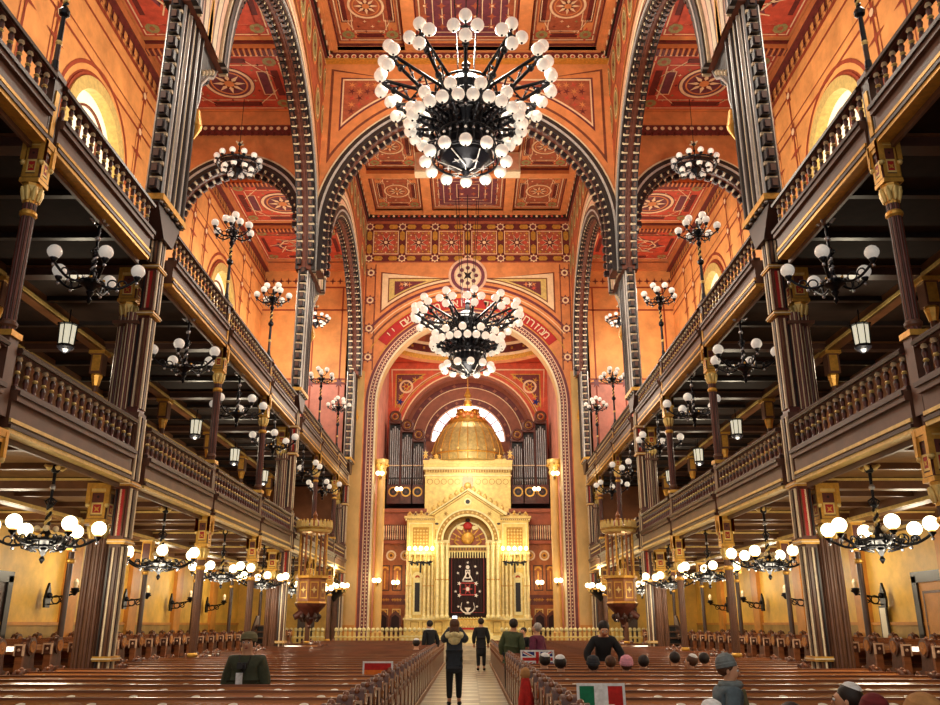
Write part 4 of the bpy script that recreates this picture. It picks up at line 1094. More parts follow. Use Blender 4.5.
# white loudspeaker boxes under the ceiling ribs
for s in (-1, 1):
    t = thing('loudspeaker', 'pale loudspeaker box hanging under the %s rib of the nave ceiling' % SIDE[s], 'loudspeaker', (s * 2.1, 35.6, 22.08), 0, 'loudspeakers under the nave ceiling')
    b = MB(); b.box(-.42, .42, -.3, .3, 0, 1.05, 'cream'); part('cabinet', b, t)
    b = MB(); b.box(-.34, .34, -.32, -.3, .1, .95, 'arch_pink'); part('grille', b, t)
    b = MB(); b.tube([(0, 0, 1.05), (0, 0, 1.14)], .04, 6, 'iron'); part('bracket', b, t)
# ================================================================ ark, organ and apse fittings
AY = 45.0
t = thing('ark', 'golden domed ark with gabled portal at the head of the nave', 'ark', (0, AY, .75))
# local z: world z - .75, local y: away from the viewer
b = MB(); b.box(-3.35, 3.35, -.25, 1.6, 0, .35, 'ark_cream'); b.box(-3.25, 3.25, -.15, 1.6, .35, 1.1, 'ark_gold'); b.box(-3.3, 3.3, -.2, 1.6, 1.1, 1.2, 'ark_cream')
g = lambda u, v, o: (u, -.15 - o, v)
for s in (-1, 1):
    for k in range(3): b.frame(g, s * (1.5 + k * .6) - .22, .45, s * (1.5 + k * .6) + .22, 1.02, .04, .012, 'ark_shadow')
part('plinth', b, t)
def tower(s):
    b = MB(); x0, x1 = sorted((s * 1.72, s * 3.2)); xm = s * 2.46
    b.box(x0, x1, .35, 1.6, 1.2, 6.1, 'ark_gold'); b.box(x0, x1, -.05, 1.6, 4.45, 6.1, 'ark_gold')
    b.box(x0 - .08, x1 + .08, -.14, 1.62, 6.1, 6.2, 'ark_cream'); b.box(x0 - .14, x1 + .14, -.2, 1.64, 6.2, 6.32, 'gold_pale'); b.box(x0 - .04, x1 + .04, -.1, 1.62, 4.35, 4.47, 'ark_cream')
    g = lambda u, v, o: (u, -.05 - o, v)
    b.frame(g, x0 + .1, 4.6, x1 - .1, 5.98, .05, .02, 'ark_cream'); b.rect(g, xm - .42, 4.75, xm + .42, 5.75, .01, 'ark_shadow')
    for i in range(5):
        for j in range(5): b.star(g, xm - .32 + .16 * i, 4.92 + .165 * j, .025, .08, 4, .02, 'gold_pale')
    for k in range(14): b.cbox((x0 + .05 + k * (x1 - x0 - .1) / 13, -.16, 6.14), (.03, .04, .03), 'ark_shadow')
    # niche with a dark opening
    g = lambda u, v, o: (u, .35 - o, v)
    xn = s * 2.62
    b.rect(g, xn - .22, 1.35, xn + .22, 3.2, .012, 'ark_cream'); b.rect(g, xn - .13, 1.5, xn + .13, 2.95, .02, 'near_black'); b.ringf(g, xn, 3.2, .14, .3, .02, 'ark_cream', 14, 0, PI); b.ringf(g, xn, 3.2, .05, .12, .022, 'band_red', 12, 0, PI)
    for k in range(5): b.star(g, xn - .3 + .15 * k, 3.75, .04, .1, 5, .02, 'ark_cream')
    return b
def colm(x, y, z0, z1, r, mt='ark_cream'):
    b = MB(); b.lathe([(r * 1.5, z0), (r * 1.5, z0 + .08), (r * 1.15, z0 + .14), (r, z0 + .2), (r * .92, z1 - .38), (r * 1.2, z1 - .34), (r, z1 - .3), (r * 1.55, z1 - .06), (r * 1.6, z1)], 12, mt, (x, y, 0))
    for k in range(6): a = TAU * k / 6; b.ball((x + r * 1.4 * cos(a), y + r * 1.4 * sin(a), z1 - .1), r * .45, 'gold', 5, 4)
    b.torus((x, y, (z0 + z1) / 2), r * 1.1, r * .25, 'gold', 12, 5)
    return b
for s in (-1, 1):
    w = part('side_tower', tower(s), t)
    for x in (1.82, 2.02, 2.25, 2.98, 3.14): part('column', colm(s * x, .12, 1.2, 4.36, .075), w)
    b = MB()
    x0 = s * 2.46
    for k in range(5):
        x = x0 - .6 + .3 * k; b.ball((x, .05, 6.42), .12, 'ark_gold', 8, 5, sc=(1, .6, 1)); b.ball((x, .03, 6.52 + (.05 if k == 2 else 0)), .07, 'gold_pale', 6, 4); b.star(lambda u, v, o: (u, -.05 - o, v), x, 6.45, .04, .14, 6, .02, 'brown_red' if k % 2 else 'gold')
    b.box(x0 - .74, x0 + .74, -.02, .14, 6.32, 6.46, 'ark_gold'); part('cresting', b, w)
# central portal
b = MB(); f = lambda a, z, d: (a, -.32 + d, z); g = lambda u, v, o: (u, -.32 - o, v)
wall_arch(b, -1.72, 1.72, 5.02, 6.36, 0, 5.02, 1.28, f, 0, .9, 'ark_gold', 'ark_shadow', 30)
b.box(-1.72, -.98, -.3, .6, 1.2, 5.02, 'ark_gold'); b.box(.98, 1.72, -.3, .6, 1.2, 5.02, 'ark_gold')
for z, d in ((5.0, .06), (1.2, .08)): b.box(-1.76, -.96, -.32 - d, .6, z - .08, z + .06, 'ark_cream'); b.box(.96, 1.76, -.32 - d, .6, z - .08, z + .06, 'ark_cream')
b.prism([(-1.95, 6.36), (1.95, 6.36), (0, 7.62)], 0, .9, f, 'ark_gold')
for (o0, o1, d, mt) in ((0, .1, .1, 'ark_cream'), (.1, .3, .06, 'ark_shadow'), (.3, .38, .09, 'ark_cream')):
    b.sweep(arch_path(0, 5.02, 1.28 + o0, None, 30), [(0, -d), (o1 - o0, -d), (o1 - o0, .0), (0, .0)], f, mt)
for k in range(19): a = PI * (k + .5) / 19; b.star(g, 1.48 * cos(a), 5.02 + 1.48 * sin(a), .03, .09, 5, .07, 'gold_pale', a)
for s in (-1, 1):
    b.sweep([((s * 2.02, 6.36), (.55, .84)), ((0, 7.67), (.55, .84))] if s < 0 else [((0, 7.67), (.55, .84)), ((2.02, 6.36), (.55, .84))], [(-.03, -.14), (.1, -.14), (.1, .9), (-.03, .9)], f, 'ark_cream')
    b.line(g, s * 1.85, 6.3, 0, 7.5, .05, .02, 'ark_shadow'); b.line(g, s * 1.7, 6.25, 0, 7.36, .05, .02, 'gold_pale')
    b.star(g, s * 1.15, 6.42, .06, .14, 6, .02, 'ark_shadow'); b.disc(g, s * 1.62, 5.9, .1, .02, 'brown_dark', 10, sv=.6); b.frame(g, s * 1.62 - .09, 5.15, s * 1.62 + .09, 5.6, .03, .02, 'ark_shadow')
    for k in range(6):
        q = (k + .5) / 6.5; x = s * 1.95 * (1 - q); z = 6.5 + 1.26 * q
        b.ball((x, -.2, z + .12), .13, 'ark_gold', 8, 5, sc=(1, .7, 1.1)); b.ball((x, -.2, z + .27), .06, 'gold_pale', 6, 4)
b.disc(g, 0, 7.05, .12, .02, 'near_black', 8); b.ringf(g, 0, 7.05, .12, .2, .02, 'ark_cream', 14)
b.ball((0, -.2, 7.9), .2, 'ark_gold', 8, 6)
p = part('portal', b, t)
for s in (-1, 1):
    for x, y in ((1.06, -.4), (1.3, -.45), (1.56, -.4)): part('column', colm(s * x, y, 1.2, 4.95, .085), p)
# tympanum with the gilded crest
b = MB(); g = lambda u, v, o: (u, .1 - o, v)
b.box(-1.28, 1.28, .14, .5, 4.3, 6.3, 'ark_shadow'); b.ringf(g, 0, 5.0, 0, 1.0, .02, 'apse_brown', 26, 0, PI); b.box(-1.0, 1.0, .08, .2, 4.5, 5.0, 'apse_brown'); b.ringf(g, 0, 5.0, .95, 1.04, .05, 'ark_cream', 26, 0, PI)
for k in range(9): a = PI * (k + .5) / 9; b.line(g, .45 * cos(a), 5.0 + .45 * sin(a), .92 * cos(a), 5.0 + .92 * sin(a), .06, .04, 'gold')
b.ball((0, .0, 5.2), .36, 'gold', 12, 8, sc=(1, .4, .9)); b.ball((0, -.06, 5.2), .22, 'ark_cream', 10, 6, sc=(1, .3, 1))
b.ball((0, -.02, 5.83), .24, 'band_red', 12, 8, sc=(1, .6, .85)); b.ball((0, -.02, 6.12), .12, 'curtain', 8, 6)
for s in (-1, 1): b.poly([g(s * .2, 5.78, .1), g(s * .6, 5.9, .1), g(s * .55, 5.68, .1), g(s * .3, 5.6, .1)], 'ark_cream'); b.tube([(s * .45, 0, 4.8), (s * .7, 0, 5.0), (s * .55, 0, 5.35)], .05, 5, 'gold')
b.box(-1.1, 1.1, -.05, .15, 4.72, 4.82, 'ark_cream'); b.box(-1.0, 1.0, -.02, .12, 4.55, 4.72, 'ark_shadow')
for k in range(13): b.cbox((-.9 + k * .15, -.03, 4.63), (.03, .02, .07), 'brown_red')
for k in range(15): b.lathe([(.03, 4.18), (.035, 4.42), (.05, 4.5)], 6, 'ark_cream', (-.95 + k * .1357, .02, 0))
b.box(-1.0, 1.0, .0, .2, 4.48, 4.56, 'gold_pale'); part('tympanum', b, t)
# curtain: pleated, with stitched ornaments
b = MB(); n = 40
for i in range(n):
    u0, u1 = -1.0 + 2.0 * i / n, -1.0 + 2.0 * (i + 1) / n; y = lambda u: .12 + .025 * sin(u * 40)
    b.poly([(u0, y(u0), 1.3), (u1, y(u1), 1.3), (u1, y(u1), 4.5), (u0, y(u0), 4.5)], 'curtain')
w = part('curtain', b, t)
b = MB(); g = lambda u, v, o: (u, .085 - o, v); S, R = 'stitch_silver', 'stitch_red'
for u, v in ((-.4, 3.75), (.4, 3.75), (-.5, 3.42), (.5, 3.42), (0, 3.95), (0, 1.95), (-.48, 1.75), (.48, 1.75), (-.62, 2.5), (.62, 2.5)): b.star(g, u, v, .03, .09, 6, .01, S)
b.frame(g, -.13, 3.15, .13, 3.58, .05, .01, S); b.disc(g, 0, 3.72, .1, .01, S, 8); b.line(g, -.28, 3.0, 0, 3.5, .06, .012, S); b.line(g, .28, 3.0, 0, 3.5, .06, .012, S); b.line(g, -.3, 3.02, .3, 3.02, .05, .012, S)
b.frame(g, -.42, 2.3, .42, 2.95, .07, .01, R); b.star(g, 0, 2.62, .12, .3, 6, .012, R); b.disc(g, 0, 2.62, .1, .014, S, 8)
for s in (-1, 1):
    for v in (2.3, 2.9): b.star(g, s * .44, v, .05, .12, 5, .014, S)
    b.ringf(g, s * .05, 1.75, .28, .34, .01, S, 12, rad(180 if s < 0 else 270), rad(270 if s < 0 else 360)); b.line(g, s * .38, 1.6, s * .3, 1.95, .03, .01, S)
b.poly([g(-.16, 1.7, .01), g(-.07, 1.55, .01), g(.07, 1.55, .01), g(.16, 1.7, .01)], S); b.rect(g, -.05, 1.42, .05, 1.55, .01, S); b.rect(g, -.14, 1.37, .14, 1.43, .01, S)
b.frame(g, -.85, 1.45, .85, 4.2, .025, .006, 'stitch_red')
part('embroidery', b, w)
# attic and dome
b = MB(); g = lambda u, v, o: (u, .55 - o, v)
b.box(-2.32, 2.32, .55, 2.9, 6.1, 8.9, 'ark_gold'); b.box(-2.42, 2.42, .45, 3.0, 8.9, 9.05, 'ark_cream'); b.box(-2.43, 2.43, .36, 3.05, 9.2, 9.4, 'gold_pale'); b.box(-2.4, 2.4, .4, 3.0, 9.05, 9.2, 'ark_gold'); b.box(-2.38, 2.38, .5, 2.95, 8.55, 8.62, 'ark_cream')
for k in range(34): b.cbox((-2.3 + k * .1394, .46, 8.82), (.035, .05, .06), 'ark_shadow')
for k in range(12):
    u = -2.05 + k * .373
    if abs(u) > .5: b.star(g, u, 8.25, .05, .13, 6, .02, 'gold_pale'); b.ringf(g, u, 8.25, .13, .16, .015, 'ark_shadow', 12)
b.prism([(-.3, 7.7), (.3, 7.7), (.3, 8.45), (-.3, 8.45)], -.1, 0, lambda a, c, d: (a, .55 + d, c), 'cream'); b.ringf(lambda u, v, o: (u, .44 - o, v), -.14, 8.4, 0, .15, .01, 'cream', 10, 0, PI); b.ringf(lambda u, v, o: (u, .44 - o, v), .14, 8.4, 0, .15, .01, 'cream', 10, 0, PI)
at = part('attic', b, t)
b = MB()
for k in range(17):
    x = -2.3 + k * .2875; big = k in (0, 8, 16)
    g = lambda u, v, o: (u, .42 - o, v)
    b.ball((x, .45, 9.55), .12, 'ark_gold', 7, 5, sc=(1, .5, 1)); b.star(g, x, 9.62, .07, .2, 5, .06, 'brown_red' if k % 2 else 'gold', PI / 2); b.ball((x, .4, 9.62), .055, 'gold_pale', 6, 4)
    b.torus((x + .14, .45, 9.56), .08, .025, 'gold', 10, 4, axis='y')
    if big: b.prism([(x - .2, 9.4), (x + .2, 9.4), (x + .12, 9.8), (x, 10.25), (x - .12, 9.8)], .38, .5, lambda a, c, d: (a, d, c), 'brown_red'); b.star(lambda u, v, o: (u, .37 - o, v), x, 9.8, .06, .2, 5, .01, 'gold_pale', PI / 2)
b.box(-2.45, 2.45, .4, .55, 9.38, 9.46, 'ark_gold'); part('cresting', b, at)
b = MB()
pr = [(2.0, 9.4), (2.05, 9.75), (1.98, 10.2), (1.8, 10.75), (1.5, 11.25), (1.15, 11.6), (.95, 11.72)]
b.lathe(pr, 40, 'dome_gold', (0, 1.75, 0)); d = part('dome', b, t)
b = MB()
for k in range(24):
    a = TAU * k / 24; b.tube([((r + .015) * cos(a), 1.75 + (r + .015) * sin(a), z) for r, z in pr], .03, 5, 'gold')
b.torus((0, 1.75, 9.8), 2.07, .05, 'gold', 40, 6)
for k in range(12): a = TAU * (k + .5) / 12; b.ball((2.08 * cos(a), 1.75 + 2.08 * sin(a), 9.95), .08, 'gold_pale', 6, 4)
part('rib', b, d)
b = MB(); b.lathe([(1.1, 11.65, 'gold'), (1.15, 11.8, 'gold_pale'), (.95, 11.85, 'ark_shadow'), (.9, 12.05, 'gold'), (.6, 12.1, 'ceil_orange'), (.55, 12.4, 'gold'), (.7, 12.5, 'gold'), (.3, 12.6, 'ceil_orange'), (.2, 12.75, 'gold'), (.26, 12.9, 'gold'), (.08, 13.0, 'gold'), (.02, 13.3, 'gold')], 16, 'gold', (0, 1.75, 0))
for k in range(14): a = TAU * k / 14; b.ball((.98 * cos(a), 1.75 + .98 * sin(a), 11.95), .1, 'ceil_orange', 6, 4); b.ball((.62 * cos(a), 1.75 + .62 * sin(a), 12.3), .09, 'gold', 6, 4)
part('crown', b, t)
b = MB()
for k in range(5): b.box(-1.5 + k * .12, 1.5 - k * .12, -1.4 + k * .22, -.2, k * .16, (k + 1) * .16, 'ark_cream')
part('step', b, t)
# low red and gold gate before the curtain
t = thing('ark_gate', 'low gilded gate on the steps below the dark ark curtain', 'gate', (0, AY - .95, 1.38))
b = MB(); b.box(-.75, .75, -.04, .04, .0, .1, 'band_red'); b.box(-.75, .75, -.03, .03, .46, .52, 'gold'); part('rail', b, t)
for k in range(11): b = MB(); b.lathe([(.03, .1), (.05, .18), (.025, .28), (.045, .4), (.03, .5), (.05, .55), (.0, .62)], 6, 'gold_pale', (-.7 + k * .14, 0, 0)); part('picket', b, t)
# candelabra before the side towers
def make_candelabrum():
    t = thing('ark_candelabrum', '-', 'candelabrum', group='lit candelabra on the ark')
    b = MB(); b.box(-.04, .04, -.5, .2, -.05, .05, 'iron'); b.tube([(-.62, -.5, .08), (-.3, -.52, -.02), (0, -.5, .04), (.3, -.52, -.02), (.62, -.5, .08)], .05, 6, 'iron'); b.tube([(0, -.4, 0), (0, -.5, -.5)], .05, 6, 'iron')
    for x in (-.45, -.15, .15, .45): b.star(lambda u, v, o: (u, -.56 - o, v), x, 0, .06, .16, 5, 0, 'iron'); b.ball((x, -.52, -.1), .06, 'iron', 6, 4)
    part('bracket', b, t)
    for k in range(5):
        x = -.6 + .3 * k; b = MB(); b.lathe([(.04, .05), (.07, .1), (.04, .14), (.035, .6)], 8, 'gold_pale', (x, -.5, 0)); c = part('candle', b, t)
        b = MB(); b.ball((x, -.5, .72), .085, 'candle_lit', 8, 6, sc=(1, 1, 1.35)); part('bulb', b, c)
    return t
c0 = make_candelabrum(); c0.location = (-2.42, AY - .1, 4.55 + .1); c0['label'] = 'lit candelabrum on the left tower of the golden ark'
dup(c0, (2.42, AY - .1, 4.65), 0, 'lit candelabrum on the right tower of the golden ark')
for s in (-1, 1): lamp('light', (s * 2.42, AY - 1.0, 5.35), 60, (1., .84, .5), .3)
lamp('light', (0, AY - 3.0, 4.2), 110, (1., .84, .52), .5); lamp('light', (0, AY - 1.8, 9.6), 110, (1., .86, .6), .5)
lamp('light', (0, 46, 14.0), 260, (1., .82, .62), .6); lamp('light', (0, 49.4, 12.6), 50, (1., .9, .8), .3)
# hanging sanctuary lamp
t = thing('sanctuary_lamp', 'gilded sanctuary lamp on a chain before the dome of the ark', 'lamp', (0, 43.6, 16.6))
b = MB(); b.tube([(0, 0, 0), (0, 0, -3.0)], .02, 5, 'gold'); part('chain', b, t)
b = MB(); b.lathe([(.03, -3.9, 'gold'), (.16, -3.8, 'gold'), (.2, -3.6, 'gold_pale'), (.1, -3.45, 'gold'), (.2, -3.3, 'gold'), (.12, -3.1, 'gold'), (.04, -2.9, 'gold')], 10, 'gold'); part('bowl', b, t)
b = MB()
for k in range(5): a = TAU * k / 5; b.ball((.16 * cos(a), .16 * sin(a), -4.0), .09, 'globe_lit', 8, 6)
part('globe', b, t)
# ---- organ: three stepped towers on each side
for s in (-1, 1):
    t = thing('organ_case', 'dark carved organ case with metal pipes %s of the ark dome' % SIDE[s], 'organ', (0, 47.0, 8.6), group='organ cases behind the ark')
    b = MB()
    for k, (x, zt) in enumerate(((4.15, 4.35), (3.45, 3.85), (2.8, 3.3))):
        x *= s; b.box(x - .33, x + .33, .25, .9, 0, zt - .3, 'near_black'); b.box(x - .36, x - .3, -.1, .9, 0, zt - .25, 'organ_wood'); b.box(x + .3, x + .36, -.1, .9, 0, zt - .25, 'organ_wood')
        b.box(x - .36, x + .36, -.12, .9, zt - .4, zt - .2, 'organ_wood'); b.box(x - .36, x + .36, -.14, .9, -.6, .45, 'organ_wood')
        g = lambda u, v, o: (u, -.15 - o, v)
        b.ringf(g, x, .05, .2, .28, .01, 'gold', 16); b.ringf(g, x, .05, .08, .2, .008, 'near_black', 14)
        b.box(x - .3, x + .3, -.13, -.08, 1.5, 1.56, 'cream')
    c = part('case', b, t)
    for x, zt in ((4.15, 4.35), (3.45, 3.85), (2.8, 3.3)):
        b = MB(); b.torus((s * x, -.12, zt), .27, .09, 'organ_wood', 18, 7, axis='y'); b.ball((s * x, -.12, zt), .12, 'brown_red', 8, 6); b.torus((s * x, -.16, zt), .18, .02, 'gold', 14, 4, axis='y'); part('roundel', b, c)
        for k in range(5):
            b = MB(); xx = s * x - .24 + .12 * k; h = zt - .55 - .12 * abs(k - 2); b.lathe([(.015, .45), (.05, .7), (.05, h), (.045, h)], 8, 'organ_pipe', (xx, 0, 0)); b.cbox((xx, -.05, .82), (.03, .01, .05), 'near_black'); part('pipe', b, t)
# organ loft parapet and carved panelling behind the ark
for s in (-1, 1):
    b = MB(); x0, x1 = sorted((s * 2.2, s * 4.75))
    b.box(x0, x1, 45.6, 46.0, .75, 7.5, 'panel_wood'); b.box(x0, x1, 46.0, 48.6, 6.0, 6.3, 'organ_wood'); b.box(x0, x1, 48.3, 48.6, 6.3, 9.6, 'near_black')
    b.box(x0, x1, 45.5, 46.05, 7.35, 7.55, 'apse_brown'); b.box(x0, x1, 45.45, 45.6, 5.7, 5.85, 'apse_brown')
    g = lambda u, v, o: (u, 45.6 - o, v)
    b.rect(g, x0, 5.9, x1, 6.7, .01, 'organ_wood'); b.rect(g, x0, 6.75, x1, 7.3, .01, 'apse_brown')
    for k in range(22): b.lathe([(.02, 5.92), (.035, 6.05), (.02, 6.3), (.035, 6.5), (.03, 6.65)], 6, 'cream' if k % 2 == 0 else 'arch_pink', (x0 + .06 + k * (x1 - x0 - .12) / 21, 45.52, 0))
    for k in range(2):
        u = s * (3.3 + k * .75); b.ringf(g, u, 5.1, .18, .27, .03, 'cream', 18); b.ringf(g, u, 5.1, .08, .16, .03, 'gold', 14); b.star(g, u, 5.1, .03, .1, 6, .032, 'brown_dark')
    for k in range(3):
        u = s * (3.05 + k * .65); b.frame(g, u - .25, 3.3, u + .25, 4.6, .05, .02, 'brown_dark'); b.ringf(g, u, 4.35, .1, .2, .02, 'gold', 12, 0, PI); b.line(g, u, 3.4, u, 4.3, .06, .02, 'gold'); b.frame(g, u - .22, 1.2, u + .22, 2.4, .05, .02, 'gold_pale'); b.rect(g, u - .15, 1.3, u + .15, 2.3, .012, 'brown_dark'); b.ringf(g, u, 2.2, .05, .15, .02, 'gold', 12, 0, PI)
        for q in range(6): b.star(g, u - .2 + .08 * q, 2.85, .03, .1, 4, .02, 'gold')
    b.rect(g, x0, 2.6, x1, 3.1, .008, 'brown_red')
    struct('wall_panel_' + SIDE[s], b)
# jamb columns of the great arch, each with wall lamps
def wall_lamp(lab, p, d, group='lit wall lamps round the ark'):
    t = thing('wall_lamp', lab, 'wall lamp', p, 0, group)
    b = MB(); b.ball((0, 0, 0), .07, 'iron', 8, 5); b.tube([(0, 0, 0), (d[0] * .5, d[1] * .5, -.08), (d[0], d[1], .05)], .025, 6, 'gold'); part('arm', b, t)
    for k in (-1, 1): b = MB(); b.ball((d[0] + k * .11, d[1], .16), .11, 'globe_lit', 8, 6); part('globe', b, t)
    lamp('light', (p[0] + d[0] * 1.6, p[1] + d[1] * 1.6, p[2] + .2), 16, (1., .84, .5), .12)
for s in (-1, 1):
    t = thing('arch_column', 'pale gilded half column inside the %s jamb of the great arch' % SIDE[s], 'column', (s * 4.38, 42.6, .75), group='columns in the jambs of the great arch')
    b = MB(); b.lathe([(.26, 0), (.26, .5), (.21, .6), (.2, 8.1), (.22, 8.15)], 12, 'pink_marble'); b.box(-.28, .28, -.28, .28, 0, .5, 'yellow_pil'); part('shaft', b, t)
    b = MB(); b.lathe([(.22, 8.1), (.28, 8.25), (.22, 8.35), (.34, 8.75), (.34, 8.9)], 12, 'gold_pale')
    for k in range(8): a = TAU * k / 8; b.ball((.32 * cos(a), .32 * sin(a), 8.6), .07, 'gold', 6, 4)
    part('capital', b, t)
    wall_lamp('lit twin wall lamp high on the %s jamb column of the great arch' % SIDE[s], (s * 4.4, 42.32, 8.7), (0, -.3))
    wall_lamp('lit twin wall lamp below the %s organ case' % SIDE[s], (s * 3.7, 45.55, 8.4), (0, -.35))
    wall_lamp('lit twin wall lamp on the carved panels %s of the ark' % SIDE[s], (s * 3.75, 45.55, 3.55), (0, -.35))
    wall_lamp('lit twin wall lamp low on the %s jamb column of the great arch' % SIDE[s], (s * 4.4, 42.32, 3.5), (0, -.3))
# bracket chandeliers by the end wall
def make_bowl():
    t = thing('bracket_chandelier', '-', 'chandelier', group='lit bowl chandeliers by the end wall')
    b = MB(); b.tube([(0, 1.55, .25), (0, .9, .4), (0, 0, .45), (0, 0, -.1)], .03, 6, 'iron'); part('arm', b, t)
    b = MB(); b.lathe([(.02, -.55), (.12, -.45), (.35, -.25), (.5, -.05), (.5, .0)], 14, 'iron'); b.torus((0, 0, -.02), .55, .03, 'gold', 24, 5)
    for k in range(10): a = TAU * k / 10; b.ball((.5 * cos(a), .5 * sin(a), -.1), .05, 'gold_pale', 6, 4)
    part('bowl', b, t)
    for k in range(8): a = TAU * k / 8; b = MB(); b.ball((.56 * cos(a), .56 * sin(a), .16), .11, 'globe_lit', 8, 6); b.lathe([(.03, 0), (.05, .06)], 6, 'gold', (.56 * cos(a), .56 * sin(a), 0)); part('globe', b, t)
    return t
b0 = make_bowl(); b0.location = (-6.0, 39.4, 3.15); b0['label'] = 'lit bowl chandelier bracketed near the end wall on the left'
dup(b0, (6.0, 39.4, 3.15), 0, 'lit bowl chandelier bracketed near the end wall on the right')
for s in (-1, 1): lamp('light', (s * 5.6, 38.6, 3.9), 70, (1., .84, .5), .3)
# ---- gilded fence along the platform
pk = MB(); pk.box(-.05, .05, -.025, .025, .0, .5, 'ark_gold'); pk.ball((0, 0, .6), .095, 'ark_cream', 7, 5); pk.cbox((0, 0, .3), (.075, .035, .03), 'ark_cream'); PK = pk.mesh('picket')
for s in (-1, 1):
    t = thing('platform_fence', 'low gilded picket fence before the platform, %s of the ark steps' % SIDE[s], 'fence', (0, 39.55, .75), group='picket fences on the platform edge')
    b = MB(); x0, x1 = sorted((s * 1.45, s * 5.9)); b.box(x0, x1, -.04, .04, .08, .14, 'ark_gold'); b.box(x0, x1, -.05, .05, .3, .36, 'ark_gold'); b.box(x0, x1, -.06, .06, 0, .06, 'gold'); part('rail', b, t)
    for k in range(22): part('picket', PK, t, (s * (1.55 + k * .205), 0, .06))
    x0, x1 = s * 6.5, s * 8.6
    t = thing('aisle_fence', 'short run of gilded pickets at the end of the %s aisle' % SIDE[s], 'fence', (0, 40.6, .3), group='picket fences at the aisle ends')
    b = MB(); xa, xb = sorted((x0, x1)); b.box(xa, xb, -.04, .04, .5, .56, 'ark_gold'); b.box(xa, xb, -.05, .05, -.3, .1, 'panel_wood'); b.box(xa, xb, -.05, .05, .72, .78, 'ark_gold'); part('rail', b, t)
    for k in range(10): o = part('picket', PK, t, (s * (6.65 + k * .205), 0, .5))
# carved chairs flanking the ark
ch0 = None
for s in (-1, 1):
    for k, x in enumerate((3.62, 4.25)):
        lab = 'carved dark chair beside the ark on the %s, %s' % (SIDE[s], ('nearer the ark', 'nearer the jamb')[k])
        if ch0 is None:
            ch0 = thing('clergy_chair', lab, 'chair', (s * x, 43.9, .75), group='carved chairs beside the ark')
            b = MB(); b.box(-.27, .27, -.25, .25, .4, .5, 'curtain'); part('seat', b, ch0)
            b = MB(); b.prism([(-.28, .5), (.28, .5), (.3, 1.25), (.15, 1.42), (0, 1.55), (-.15, 1.42), (-.3, 1.25)], .22, .3, lambda a, c, d: (a, d, c), 'organ_wood'); b.prism([(-.2, .6), (.2, .6), (.2, 1.2), (0, 1.35), (-.2, 1.2)], .19, .22, lambda a, c, d: (a, d, c), 'curtain'); part('backrest', b, ch0)
            for i in (-1, 1):
                for j in (-1, 1): b = MB(); b.lathe([(.03, 0), (.045, .1), (.03, .2), (.04, .4)], 6, 'organ_wood', (.23 * i, .21 * j, 0)); part('leg', b, ch0)
                b = MB(); b.box(.26 * i - .03, .26 * i + .03, -.25, .22, .72, .78, 'organ_wood'); b.box(.26 * i - .025, .26 * i + .025, -.24, -.19, .5, .72, 'organ_wood'); part('armrest', b, ch0)
        else: dup(ch0, (s * x, 43.9, .75), 0, lab)
# ---- pulpits on the far piers
def make_pulpit():
    t = thing('pulpit', '-', 'pulpit', group='pulpits at the far piers')
    b = MB(); b.lathe([(.45, 4.55, 'gold'), (.66, 4.6, 'gold_pale'), (.7, 4.68, 'ark_shadow'), (.72, 4.74, 'gold_pale'), (.6, 4.78, 'panel_wood')], 8, 'gold', smooth=False)
    for k in range(24):
        a = TAU * k / 24; r = .66; b.cbox((r * cos(a), r * sin(a), 4.86), (.045, .045, .1), 'gold_pale'); b.ball((r * cos(a), r * sin(a), 4.98), .04, 'gold', 5, 4)
    b.lathe([(.3, 4.78), (.2, 4.95), (.06, 5.1), (.1, 5.18), (.0, 5.35)], 8, 'panel_wood'); part('canopy', b, t)
    for k in range(8):
        a = TAU * k / 8 + PI / 8; b = MB(); x, y = .52 * cos(a), .52 * sin(a); b.lathe([(.03, 3.15), (.05, 3.3), (.028, 3.5), (.055, 3.75), (.028, 4.0), (.05, 4.2), (.035, 4.55)], 8, 'panel_wood' if k % 2 else 'gold', (x, y, 0)); part('post', b, t)
    b = MB(); b.lathe([(.56, 2.2, 'organ_wood'), (.62, 2.3, 'gold'), (.56, 2.36, 'panel_wood'), (.56, 3.05, 'panel_wood'), (.64, 3.1, 'gold'), (.64, 3.18, 'gold')], 8, 'panel_wood', smooth=False)
    for k in range(8):
        M = Matrix.Rotation(TAU * (k + .5) / 8, 4, 'Z'); g = lambda u, v, o: tuple(M @ Vector((.52 + o, u, v)))
        b.frame(g, -.16, 2.45, .16, 2.98, .035, .02, 'gold'); b.star(g, 0, 2.72, .05, .12, 4, .02, 'gold_pale')
    part('body', b, t)
    b = MB(); b.lathe([(.02, 1.5), (.08, 1.56), (.06, 1.62), (.2, 1.8), (.18, 1.86), (.5, 2.15), (.56, 2.2)], 8, 'organ_wood'); b.tube([(0, 0, 2.05), (-.35, -.15, 1.98), (-.56, -.22, 1.85)], [.14, .13, .1], 8, 'organ_wood')
    for k in range(8): a = TAU * k / 8; b.ball((.36 * cos(a), .36 * sin(a), 1.88), .09, 'brown_dark', 6, 4); b.tube([(.3 * cos(a), .3 * sin(a), 2.0), (.4 * cos(a), .4 * sin(a), 1.85), (.3 * cos(a), .3 * sin(a), 1.72)], .035, 5, 'brown_dark')
    part('corbel', b, t)
    return t
pu = make_pulpit(); pu.location = (-5.17, 29.05, 0); pu['label'] = 'carved pulpit with gold-crenelled canopy at the far left pier'
dup(pu, (5.17, 29.05, 0), 0, 'carved pulpit with gold-crenelled canopy at the far right pier').scale = (-.86, .86, 1)
pu.scale = (.86, .86, 1)
